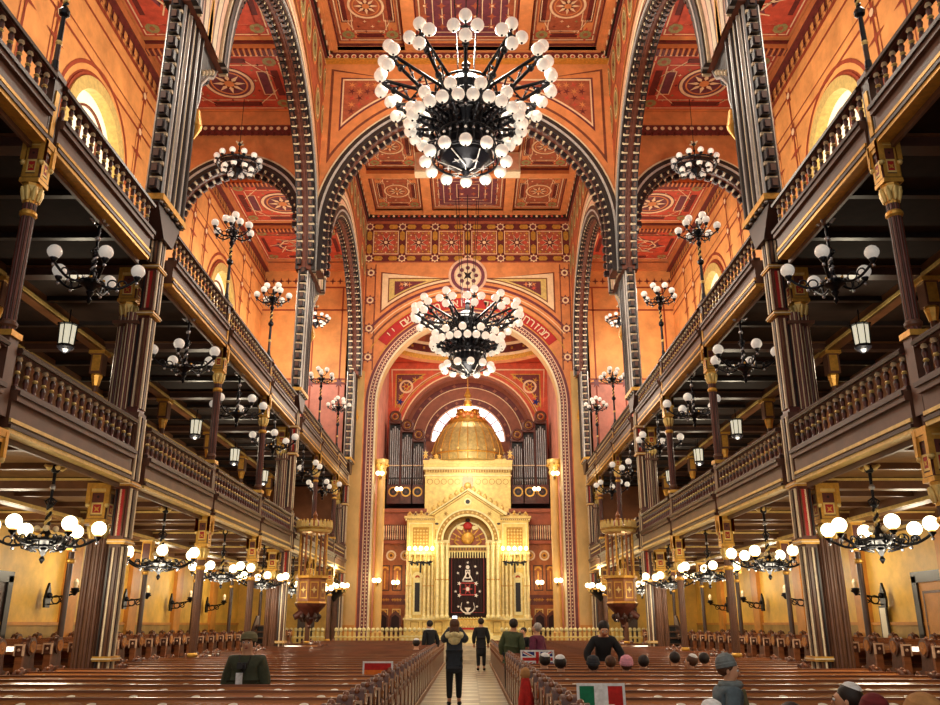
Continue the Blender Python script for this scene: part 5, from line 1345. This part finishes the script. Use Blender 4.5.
for s in (-1, 1):
    t = thing('pulpit_stair', 'dark wooden stair climbing behind the %s pulpit pier' % SIDE[s], 'stairs', (s * 7.05, 29.6, .18), group='stairs to the pulpits')
    for k in range(7): b = MB(); b.box(-.42, .42, k * .28, k * .28 + .3, .18 + k * .2, .23 + k * .2, 'beam_brown'); b.box(-.4, .4, k * .28 + .24, k * .28 + .28, k * .2, .18 + k * .2, 'near_black'); part('step', b, t)
    for q in (-1, 1): b = MB(); b.prism([(0, 0), (.3, 0), (2.1, 1.5), (2.1, 1.75), (1.8, 1.75), (0, .25)], q * .44 - .025, q * .44 + .025, lambda a, c, d: (d, a, c), 'brown_dark'); part('stringer', b, t)
    b = MB(); b.tube([(-s * .44, .0, .9), (-s * .44, 2.0, 2.35)], .04, 6, 'near_black')
    for k in range(6): b.tube([(-s * .44, .1 + .35 * k, .1 + .25 * k), (-s * .44, .1 + .35 * k, .97 + .255 * k)], .02, 5, 'near_black')
    part('handrail', b, t)
# ================================================================ pews
def pew_meshes(w, z_top=1.0, wide=False):
    k = z_top; f = lambda a, z, d: (d, a, z)
    S = MB(); S.box(0, w, .04, .46, .41, .45, 'wood_pew'); S.box(0, w, .42, .46, .36, .41, 'wood_pew_dark')
    B = MB(); B.prism([(.03, .4), (.07, .4), (-.01, k - .06), (-.05, k - .06)], 0, w, f, 'wood_pew'); B.box(0, w, -.05, -.02, .12, .72 * k, 'wood_pew_dark'); B.box(0, w, -.085, -.03, .6 * k, .66 * k, 'wood_pew')
    nb = int(w / .65)
    for i in range(nb): B.box((i + .5) * w / nb - .24, (i + .5) * w / nb + .24, -.062, -.05, .2, .55 * k, 'wood_pew')
    L = MB(); L.prism([(.0, k - .05), (.02, k - .02), (-.3, k - .12), (-.3, k - .15)], 0, w, f, 'wood_ledge'); L.box(0, w, -.02, .03, k - .07, k - .01, 'wood_pew'); L.box(0, w, -.32, -.29, k - .17, k - .12, 'wood_pew')
    return S.mesh('seat'), B.mesh('backrest'), L.mesh('book_ledge')
def end_mesh(k=1.0):
    b = MB(); f = lambda a, z, d: (d, a, z)
    pr = [(-.3, 0), (.42, 0), (.42, .12), (.36, .2), (.34, .5), (.4, .62), (.36, .72), (.16, .76), (.12, k - .14), (.13, k), (.04, k + .1), (-.1, k + .1), (-.2, k), (-.3, k - .12), (-.32, k - .3), (-.24, k - .45), (-.26, .2)]
    b.prism(pr, -.045, .045, f, 'wood_pew_dark')
    for sx in (-1, 1):
        M = Matrix.Translation((sx * .05, 0, 0))
        b.prism([(-.22, .12), (.28, .12), (.27, .6), (-.2, .6)], sx * .045, sx * .06, f, 'wood_pew'); b.torus((sx * .05, -.04, k - .02), .1, .03, 'wood_pew', 14, 5, axis='x'); b.ball((sx * .05, -.04, k - .02), .05, 'wood_ledge', 8, 5)
        b.torus((sx * .05, .3, .66), .06, .022, 'wood_pew', 10, 4, axis='x')
        b.prism([(-.17, k - .35), (.06, k - .35), (.05, .68), (-.17, .68)], sx * .045, sx * .058, f, 'wood_pew')
    # rounded carved cap
    b.tube([(-.075, -.04, k), (.075, -.04, k)], .15, 14, 'wood_pew_dark'); b.tube([(-.09, -.04, k), (.09, -.04, k)], .1, 12, 'wood_ledge')
    for q in range(5): a = PI * (q + .5) / 5; b.ball((0, -.04 - .15 * cos(a), k + .15 * sin(a)), .035, 'wood_pew', 6, 4)
    b.box(-.07, .07, -.32, .44, 0, .06, 'wood_pew_dark'); b.box(-.085, .085, -.34, .5, 0, .03, 'wood_pew_dark')
    for sx in (-1, 1):
        for y in (-.2, .1, .4): b.torus((sx * .085, y, .07), .06, .018, 'pew_trim_highlight', 10, 4, axis='x')
    b.box(-.075, .075, -.345, -.3, k - .14, k + .03, 'wood_pew_dark')
    for x0, x1, z0, z1 in ((-.08, .08, k + .02, k + .045), (-.08, -.06, k - .14, k + .02), (.06, .08, k - .14, k + .02)): b.box(x0, x1, -.36, -.3, z0, z1, 'pew_trim_highlight')  # cap highlights put in as pale strips, with a pale knob below
    b.ball((0, -.35, k - .05), .03, 'pew_trim_highlight', 6, 4); b.box(-.06, .06, -.32, -.25, .1, k - .14, 'wood_pew')
    return b.mesh('pew_end')
END, END_T = end_mesh(.87), end_mesh(1.1)
pl = MB(); pl.lathe([(.045, 0, 'brown_dark'), (.045, .004, 'plate_white'), (.036, .008, 'plate_white')], 12, 'plate_white'); PL = pl.mesh('number_plate')
P_LONG, P_SHORT, P_AISLE, P_PULPIT = pew_meshes(5.25), pew_meshes(4.5), pew_meshes(3.2, 1.15), pew_meshes(3.5)
PIERY = [10.4, 14.95, 19.5, 24.1, 28.6, 33.0, 37.7]
def place_pew(s, x_in, w, meshes, end, y, z, lab, grp, k, plates):
    t = thing('pew', lab, 'pew', (s * x_in if s > 0 else -(x_in + w), y, z), 0, grp)
    for n, me in zip(('seat', 'backrest', 'book_ledge'), meshes): part(n, me, t)
    part('pew_end', end, t, (-.045, 0, 0)); part('pew_end', end, t, (w + .045, 0, 0))
    if plates:
        n = int(w / .62)
        for i in range(n):
            o = part('number_plate', PL, t, ((i + .5) * w / n, -.15, k - .072 + .006)); o.rotation_euler = (-.3 + .6, 0, 0)
    return t
y = 4.05; i = -3
PEWY = []
while y < 37.6:
    PEWY.append(y)
    for s in (-1, 1):
        short = any(-.75 < p - y < .95 for p in PIERY)
        w = 4.5 if short else 5.25
        if 27.7 < y < 29.9: w = 3.5
        place_pew(s, 1.09, w, {4.5: P_SHORT, 5.25: P_LONG, 3.5: P_PULPIT}[w], END, y, 0, 'brown pew in the %s block of the nave, %s row from the viewer' % (SIDE[s], ordw(i)) if i >= 0 else 'brown pew at the bottom edge of the picture, %s block, %s' % (SIDE[s], ('closest to the viewer', 'second closest', 'third closest')[i + 3]), 'pews in the %s nave block' % SIDE[s], 1.0, y < 27)
    y += .9; i += 1
y = 9.3; i = 0
while y < 37.8:
    for s in (-1, 1):
        place_pew(s, 7.5, 3.2, P_AISLE, END_T, y, .18, 'tall brown pew under the %s gallery, %s row from the viewer' % (SIDE[s], ordw(i)), 'pews under the %s gallery' % SIDE[s], 1.15, y < 18)
    y += 1.0; i += 1
# ---- small flags standing on the pew ledges, and notices
def placard(name, lab, cat, loc, w, h, cols, vertical=True, tilt=-.12, rz=0.):
    t = thing(name, lab, cat, loc, rz, 'small flag boards on the pews')
    M = Matrix.Rotation(tilt, 4, 'X')
    b = MB(); b.box(-w / 2, w / 2, -.006, .006, 0, h, 'cloth_white', M); part('board', b, t)
    b = MB(); g = lambda u, v, o: tuple(M @ Vector((u, -.007 - o, v))); m = .03 * h / .3
    W, H = w / 2 - m, h - 2 * m
    for i, (c, a, e) in enumerate(cols):
        if vertical: b.rect(g, -W + 2 * W * a, m, -W + 2 * W * e, m + H, .001, c)
        else: b.rect(g, -W, m + H * (1 - e), W, m + H * (1 - a), .001, c)
    part('flag', b, t)
    b = MB(); b.box(-.06, .06, .0, .14, 0, .012, 'near_black'); b.box(-.02, .02, .0, .02, 0, h * .6, 'near_black', M); part('stand', b, t)
    return t, g, W, H, m
placard('flag_board', 'small green white and red flag board on the near right pew', 'flag', (1.34, 8.4, .875), .45, .25, (('cloth_green_flag', 0, .34), ('cloth_white', .34, .66), ('cloth_red', .66, 1)))
placard('flag_board', 'small red and orange flag board on the left pew', 'flag', (-1.22, 13.0, .875), .44, .26, (('cloth_red', 0, .45), ('cloth_orange', .45, 1)), False)
t, g, W, H, m = placard('flag_board', 'small blue flag board with red and white crosses on the right pew', 'flag', (1.36, 16.4, .875), .62, .32, (('cloth_blue_flag', 0, 1),))
b = MB()
for a, c, wd in (((-W, m), (W, m + H), .05), ((-W, m + H), (W, m), .05)): b.line(g, a[0] * .94, a[1] + .0, c[0] * .94, c[1], wd, .002, 'cloth_white'); b.line(g, a[0] * .94, a[1], c[0] * .94, c[1], wd * .4, .003, 'cloth_red')
b.rect(g, -.055, m, .055, m + H, .004, 'cloth_white'); b.rect(g, -W, m + H / 2 - .05, W, m + H / 2 + .05, .004, 'cloth_white'); b.rect(g, -.03, m, .03, m + H, .005, 'cloth_red'); b.rect(g, -W, m + H / 2 - .028, W, m + H / 2 + .028, .005, 'cloth_red'); part('cross', b, t)
t = thing('notice', 'tall white framed notice on the yellow right aisle wall', 'notice', (10.9, 22.9, 1.25))
b = MB(); b.box(-.03, .02, -.2, .2, 0, .85, 'near_black'); part('frame', b, t)
b = MB(); b.box(-.036, -.03, -.15, .15, .05, .8, 'plate_white'); part('paper', b, t)
# ================================================================ people
def skin_mesh(name, joints, edges, mt, sub=2, root=0):
    me = bpy.data.meshes.new(name); me.from_pydata([j[0] for j in joints], edges, [])
    o = bpy.data.objects.new(name, me); C.objects.link(o)
    o.modifiers.new('skin', 'SKIN')
    for i, j in enumerate(joints):
        sv = me.skin_vertices[0].data[i]; r = j[1]
        sv.radius = (r, r) if not isinstance(r, tuple) else r
        sv.use_root = (i == root)
    m = o.modifiers.new('sub', 'SUBSURF'); m.levels = sub; m.render_levels = sub
    dg = bpy.context.evaluated_depsgraph_get(); dg.update()
    out = bpy.data.meshes.new_from_object(o.evaluated_get(dg)); out.name = name
    bpy.data.objects.remove(o); bpy.data.meshes.remove(me)
    out.materials.clear(); out.materials.append(MATS[mt])
    for p in out.polygons: p.use_smooth = True; p.material_index = 0
    return out
def human(label, loc, rz=0., h=1.7, seated=False, lean=0., side=0., turn=0., nod=0., arms=None, coat='cloth_black', legs='cloth_charcoal', hair='hair_dark', hat=None, hatmat=None, long_hair=False, skirt=.62, extra=None, bulk=1., step=.0):
    t = thing('person', label, 'person', loc, rz); k = h / 1.7
    t.scale = (k, k, k)
    pz = .47 / k + .03 if seated else .93
    P0 = Vector((0, 0, pz))
    R = Matrix.Rotation(side, 3, 'Y') @ Matrix.Rotation(-lean, 3, 'X')
    U = lambda x, y, z: P0 + R @ Vector((x, y, z - .93))
    NB = U(0, 0, 1.45)
    RH = R @ Matrix.Rotation(turn, 3, 'Z') @ Matrix.Rotation(-nod, 3, 'X')
    Hd = lambda x, y, z: NB + RH @ Vector((x, y, z - 1.45))
    J = [(tuple(P0), .13), (tuple(U(0, 0, 1.1)), .125), (tuple(U(0, .0, 1.27)), .135), (tuple(U(0, 0, 1.4)), .09), (tuple(Hd(0, .0, 1.48)), .058), (tuple(Hd(0, .025, 1.545)), .075), (tuple(Hd(0, .02, 1.63)), .108), (tuple(Hd(0, .01, 1.7)), .085), (tuple(Hd(0, .115, 1.6)), .028), (tuple(Hd(0, .14, 1.588)), .014)]
    Ed = [(0, 1), (1, 2), (2, 3), (3, 4), (4, 5), (5, 6), (6, 7), (6, 8), (8, 9)]
    CJ = [(tuple(P0), .165 * bulk), (tuple(U(0, 0, 1.1)), .16 * bulk), (tuple(U(0, 0, 1.27)), .17 * bulk), (tuple(U(0, 0, 1.4)), .12 * bulk), (tuple(U(0, .0, 1.46)), .085)]
    CE = [(0, 1), (1, 2), (2, 3), (3, 4)]
    LJ = [(tuple(P0 + Vector((0, 0, -.02))), .14)]; LE = []
    SH = MB()
    for s in (-1, 1):
        i = len(J)
        if seated: pts = [(s * .1, .03, pz), (s * .12, .33, pz + .02), (s * .12, .34, .12), (s * .12, .42, .05)]
        else: pts = [(s * .09, 0, pz - .06), (s * .1, .03 + s * step, .5), (s * .1, -.02 + s * step * 1.6, .1), (s * .11, .12 + s * step * 1.6, .04)]
        J += [(pts[0], .095), (pts[1], .062), (pts[2], .042), (pts[3], .035)]; Ed += [(0, i), (i, i + 1), (i + 1, i + 2), (i + 2, i + 3)]
        q = len(LJ); LJ += [(pts[0], .11), (pts[1], .08), ((pts[2][0], pts[2][1], pts[2][2] + .03), .06)]; LE += [(0, q), (q, q + 1), (q + 1, q + 2)]
        SH.ball((pts[3][0], pts[3][1] - .06, .05), .1, 'cloth_black', 10, 6, sc=(.5, 1.35, .52))
        # arm
        a = (arms or {}).get(s)
        S = U(s * .18, 0, 1.375)
        if a is None: E_, W_ = U(s * .26, -.03, 1.1), U(s * .25, .08, .87)
        else: E_, W_ = (U(*p) for p in a)
        d = (W_ - E_).normalized(); i = len(J)
        J += [(tuple(S), .07), (tuple(E_), .048), (tuple(W_), .032), (tuple(W_ + d * .06), .034)]; Ed += [(3, i), (i, i + 1), (i + 1, i + 2), (i + 2, i + 3)]
        pm = W_ + d * .07; sx = d.cross(Vector((0, 1, 0)) if abs(d.y) < .8 else Vector((0, 0, 1))).normalized(); cu = d.cross(sx)
        for f_ in range(5):
            n = len(J)
            if f_ == 0: A, B = pm - d * .02 + sx * s * .03, pm + d * .02 + sx * s * .055 + cu * .01
            else:
                o = (f_ - 2.5) * .019; L = (.055, .064, .06, .046)[f_ - 1]; A, B = pm + d * L * .55 - sx * s * o, pm + d * L + cu * .025 - sx * s * o
            J += [(tuple(A), .0105), (tuple(B), .0085)]; Ed += [(i + 3, n), (n, n + 1)]
        q = len(CJ); CJ += [(tuple(S), .088 * bulk), (tuple(E_), .08 * bulk), (tuple(W_ - d * .02), .055)]; CE += [(3, q), (q, q + 1), (q + 1, q + 2)]
    body = part('body', skin_mesh('body', J, Ed, 'skin', 2), t)
    if not seated:
        q = len(CJ); CJ += [((0, 0, pz - .12), .16 * bulk), ((0, 0, skirt), .165 * bulk)]; CE += [(0, q), (q, q + 1)]
    else:
        q = len(CJ); CJ += [((0, .14, pz + .03), .17 * bulk)]; CE += [(0, q)]
    part('coat', skin_mesh('coat', CJ, CE, coat, 2), t)
    part('trousers', skin_mesh('trousers', LJ, LE, legs, 2), t); part('shoes', SH, t)
    T = Matrix.Translation(NB) @ RH.to_4x4() @ Matrix.Translation((0, 0, -1.45))
    b = MB()
    for s in (-1, 1): b.ball((s * .034, .112, 1.625), .014, 'cloth_white', 8, 5, T); b.ball((s * .034, .124, 1.625), .0075, 'hair_dark', 6, 4, T); b.ball((s * .035, .117, 1.65), .02, hair, 6, 4, T, (1, .5, .25)); b.ball((s * .1, .01, 1.6), .028, 'skin', 6, 5, T, (.4, .8, 1.1))
    b.ball((0, .1, 1.553), .026, 'stitch_red', 8, 4, T, (1, .5, .3)); part('face', b, body)
    b = MB()
    b.ball((0, -.03, 1.655), .118, hair, 14, 9, T, (.93, .98, .97))
    if long_hair: b.ball((0, -.07, 1.52), .12, hair, 12, 8, T, (.9, .55, 1.25))
    part('hair', b, t)
    if hat:
        b = MB(); tl = rad({'beanie': 16, 'kippah': 20, 'cap': 4}[hat])
        T = T @ Matrix.Translation((0, -.02, 1.66)) @ Matrix.Rotation(tl, 4, 'X') @ Matrix.Translation((0, 0, -1.66))
        if hat == 'beanie': b.lathe([(.117, 1.645), (.126, 1.65), (.128, 1.685), (.121, 1.7), (.12, 1.72), (.098, 1.775), (.05, 1.81), (.0, 1.82)], 16, hatmat, (0, .0, 0), T)
        if hat == 'kippah': b.lathe([(.088, 1.73), (.075, 1.755), (.045, 1.774), (.0, 1.782)], 14, hatmat, (0, -.01, 0), T)
        if hat == 'cap':
            b.lathe([(.115, 1.64), (.122, 1.68), (.11, 1.73), (.07, 1.765), (.0, 1.775)], 16, hatmat, (0, .0, 0), T); b.ball((0, .13, 1.665), .09, hatmat, 12, 6, T, (1, .8, .16))
        part('hat', b, t)
    if extra: extra(t, T, U)
    return t
PY0 = 6.75
def sit(D): return PY0 + .9 * round((D - .28 - PY0) / .9) + .28
def stand(D): return PY0 + .9 * round((D - .61 - PY0) / .9) + .61
def gx(u, D): return .12 + (u - 470.5) * D * .9516 / 840
def fur(t, T, U):
    b = MB(); M = Matrix.Translation(U(0, -.05, 1.42)); random.seed(3)
    for k in range(26): a = TAU * k / 26; b.ball((.15 * cos(a), .1 * sin(a) - .02, .02 * sin(3 * a)), .055, 'cloth_fur', 6, 4, M)
    b.ball((0, -.07, -.08), .14, 'cloth_fur', 10, 6, M, (1, .5, .9)); part('fur_hood', b, t)
def phone(t, T, U):
    fur(t, T, U)
    b = MB(); b.box(-.06, .06, .28, .295, 1.62, 1.84, 'near_black'); b.box(-.05, .05, .276, .281, 1.64, 1.82, 'white_glow'); part('phone', b, t)
human('person in a black coat with cream fur hood photographing from the aisle', (gx(455, 19.0), 19.0, .02), 0, 1.68, arms={-1: ((-.26, .12, 1.3), (-.07, .3, 1.6)), 1: ((.26, .12, 1.3), (.07, .3, 1.6))}, coat='cloth_navy', legs='cloth_black', hair='hair_brown', extra=phone, skirt=.62, step=.02, long_hair=True, bulk=1.12)
human('person in a long dark coat standing far up the central aisle', (gx(481.5, 33.0), 33.0, .02), 0, 1.78, coat='cloth_black', legs='cloth_black', skirt=.45, bulk=1.05)
def sc_white(t, T, U):
    b = MB(); b.torus(tuple(U(0, .03, 1.47)), .09, .04, 'cloth_white', 14, 6); part('scarf', b, t)
human('person in black with a white scarf standing at the left aisle edge', (gx(432, 30), stand(30), 0), .5, 1.72, lean=.2, coat='cloth_black', extra=sc_white)
human('seated person in black with white kippah beyond the left aisle', (gx(417, 24.2), sit(24.2), 0), 0, 1.62, True, lean=.3, hat='kippah', hatmat='cloth_white', coat='cloth_black')
human('person in an olive green parka leaning on a pew at the right aisle edge', (gx(511, 22.0), stand(22.0), 0), -.3, 1.72, side=.1, coat='cloth_green', legs='cloth_navy', hair='hair_dark', bulk=1.15)
human('small person in black facing back beside the purple jacket', (gx(524, 27), stand(26.9), 0), 2.6, 1.5, coat='cloth_black', legs='cloth_black')
human('person in a purple jacket with grey hair standing among the right pews', (gx(538, 21.5), stand(21.5), 0), .9, 1.62, coat='cloth_purple', hair='hair_grey', bulk=1.1)
human('person in a black jacket bending over the pews towards seated visitors', (gx(602, 17.2), stand(17.1), 0), PI, 1.72, lean=.45, nod=.1, arms={-1: ((-.34, .1, 1.15), (-.28, .35, 1.0)), 1: ((.34, .1, 1.15), (.22, .38, .98))}, coat='cloth_black', hair='hair_dark')
SEAT = [(544, 14.6, 1.45, 'kippah', 'cloth_white', 'hair_dark', 'cloth_black', 'seated person in black with white kippah nearest the blue flag board', .3),
        (560, 13.7, 1.45, 'kippah', 'cloth_white', 'hair_dark', 'cloth_black', 'seated person in black with broad shoulders and white kippah', -.2),
        (592, 13.7, 1.38, 'beanie', 'cloth_charcoal', 'hair_dark', 'cloth_greyblue', 'seated person in a charcoal beanie and grey-blue collar', 0.),
        (609, 14.6, 1.38, None, None, 'hair_brown', 'cloth_olive', 'seated person with bare brown hair between two knitted hats', .2),
        (625, 13.7, 1.38, 'beanie', 'cloth_pink', 'hair_brown', 'cloth_grey', 'seated person in a pink knitted hat and grey jacket', 0.),
        (642, 14.6, 1.4, None, None, 'hair_dark', 'cloth_black', 'seated person with black hair just right of the pink hat', 0.),
        (673, 15.5, 1.45, None, None, 'hair_dark', 'cloth_black', 'seated person with black hair and black coat left of a white kippah', 0.),
        (689, 14.6, 1.42, 'kippah', 'cloth_white', 'hair_brown', 'cloth_black', 'seated person in profile with white kippah on brown hair', .9),
        (703, 15.5, 1.42, None, None, 'hair_dark', 'cloth_tan', 'seated person with dark hair in a tan jacket', -.7)]
for u, D, h, hat, hm, hr, ct, lab, tn in SEAT:
    human(lab, (gx(u, sit(D)), sit(D), 0), 0, h, True, hat=hat, hatmat=hm, hair=hr, coat=ct, turn=tn, lean=.05)
def cowl(t, T, U):
    b = MB(); b.torus(tuple(U(0, .03, 1.46)), .1, .05, 'cloth_grey', 16, 7); b.tube([U(.05, .14, 1.42), U(.06, .19, 1.2), U(.04, .2, 1.0)], [.05, .06, .05], 8, 'cloth_khaki'); part('scarf', b, t)
human('small standing person in a grey knitted hat and grey-blue jacket looking right', (gx(719, 8.26), 8.26, 0), -1.5, 1.31, lean=.1, turn=-.45, hat='beanie', hatmat='cloth_grey', hair='hair_brown', coat='cloth_greyblue', extra=cowl, bulk=1.15)
NEAR = [(704, 6.13, 1.36, 'kippah', 'cloth_white', 'hair_dark', 'cloth_black', 'dark-haired person with white kippah in front of the grey knitted hat', 0.),
        (781, 6.13, 1.34, None, None, 'hair_dark', 'cloth_black', 'top of a dark-haired head at the bottom edge right of the grey hat', 0.),
        (838, 7.03, 1.46, 'kippah', 'cloth_white', 'hair_dark', 'cloth_khaki', 'person in profile with black hair, white-topped kippah and khaki coat', 1.2),
        (862, 6.13, 1.37, 'beanie', 'cloth_maroon', 'hair_brown', 'cloth_maroon', 'person in a maroon knitted hat at the bottom right', 0.),
        (908, 5.23, 1.5, 'beanie', 'cloth_tan', 'hair_brown', 'cloth_tan', 'person in a tan knitted hat in the bottom right corner', 0.)]
for u, D, h, hat, hm, hr, ct, lab, tn in NEAR:
    human(lab, (gx(u, D), D, 0), 0, h, True, hat=hat, hatmat=hm, hair=hr, coat=ct, turn=tn)
def badge(t, T, U):
    b = MB(); b.tube([U(-.08, .12, 1.46), U(-.05, .23, 1.3), U(-.03, .24, 1.24)], .008, 5, 'near_black'); b.tube([U(.08, .12, 1.46), U(.03, .23, 1.3), U(-.03, .24, 1.24)], .008, 5, 'near_black')
    c = U(.03, .245, 1.17); b.box(c.x - .045, c.x + .045, c.y - .01, c.y + .01, c.z - .08, c.z + .07, 'cloth_white'); part('badge', b, t)
    b = MB(); c = U(.0, .26, 1.33); b.box(c.x - .06, c.x + .06, c.y - .05, c.y + .03, c.z - .04, c.z + .04, 'near_black'); b.tube([(c.x, c.y, c.z), (c.x, c.y + .08, c.z)], .035, 10, 'near_black'); part('camera', b, t)
human('person in a dark green jacket and flat cap standing among the left pews', (gx(257, 11.3), stand(11.2), 0), PI, 1.5, hat='cap', hatmat='cloth_khaki', coat='cloth_olive', extra=badge, bulk=1.3)
t = thing('coat', 'red coat with a beige hood hung over a right pew end', 'coat', (.86, 12.0, 0))
b = MB(); b.tube([(0, 0, .98), (0, -.02, .8), (.01, -.03, .5), (0, -.03, .22)], [.05, .09, .12, .13], 10, 'cloth_red'); b.tube([(0, 0, .9), (-.06, -.1, .7), (-.07, -.12, .4)], [.05, .05, .04], 8, 'cloth_red'); part('cloth', b, t)
b = MB(); b.ball((0, 0, 1.02), .075, 'cloth_tan', 10, 7, sc=(.9, 1, 1.1)); part('hood', b, t)
# ================================================================ light and camera
sc = bpy.context.scene
w = bpy.data.worlds.new('World'); sc.world = w; w.use_nodes = True
bg = w.node_tree.nodes['Background']; bg.inputs['Color'].default_value = (1., .93, .84, 1); bg.inputs['Strength'].default_value = .7
cam = bpy.data.cameras.new('Camera'); co = bpy.data.objects.new('Camera', cam); C.objects.link(co); sc.camera = co
cam.sensor_width = 36.; cam.lens = 840. / 940. * 36.; cam.clip_end = 300
co.location = (.12, 0, 1.65); co.rotation_euler = (PI / 2 + math.atan((624 - 352.5) / 840.), 0, 0)
vs = sc.view_settings
vs.view_transform = 'Standard'; vs.look = 'None'; vs.gamma = 1.; vs.use_curve_mapping = False; vs.exposure = .08
cy = sc.cycles
cy.use_denoising = True
cy.max_bounces = 6; cy.diffuse_bounces = 4; cy.glossy_bounces = 3
cy.sample_clamp_indirect = 6.; cy.caustics_reflective = False; cy.caustics_refractive = False
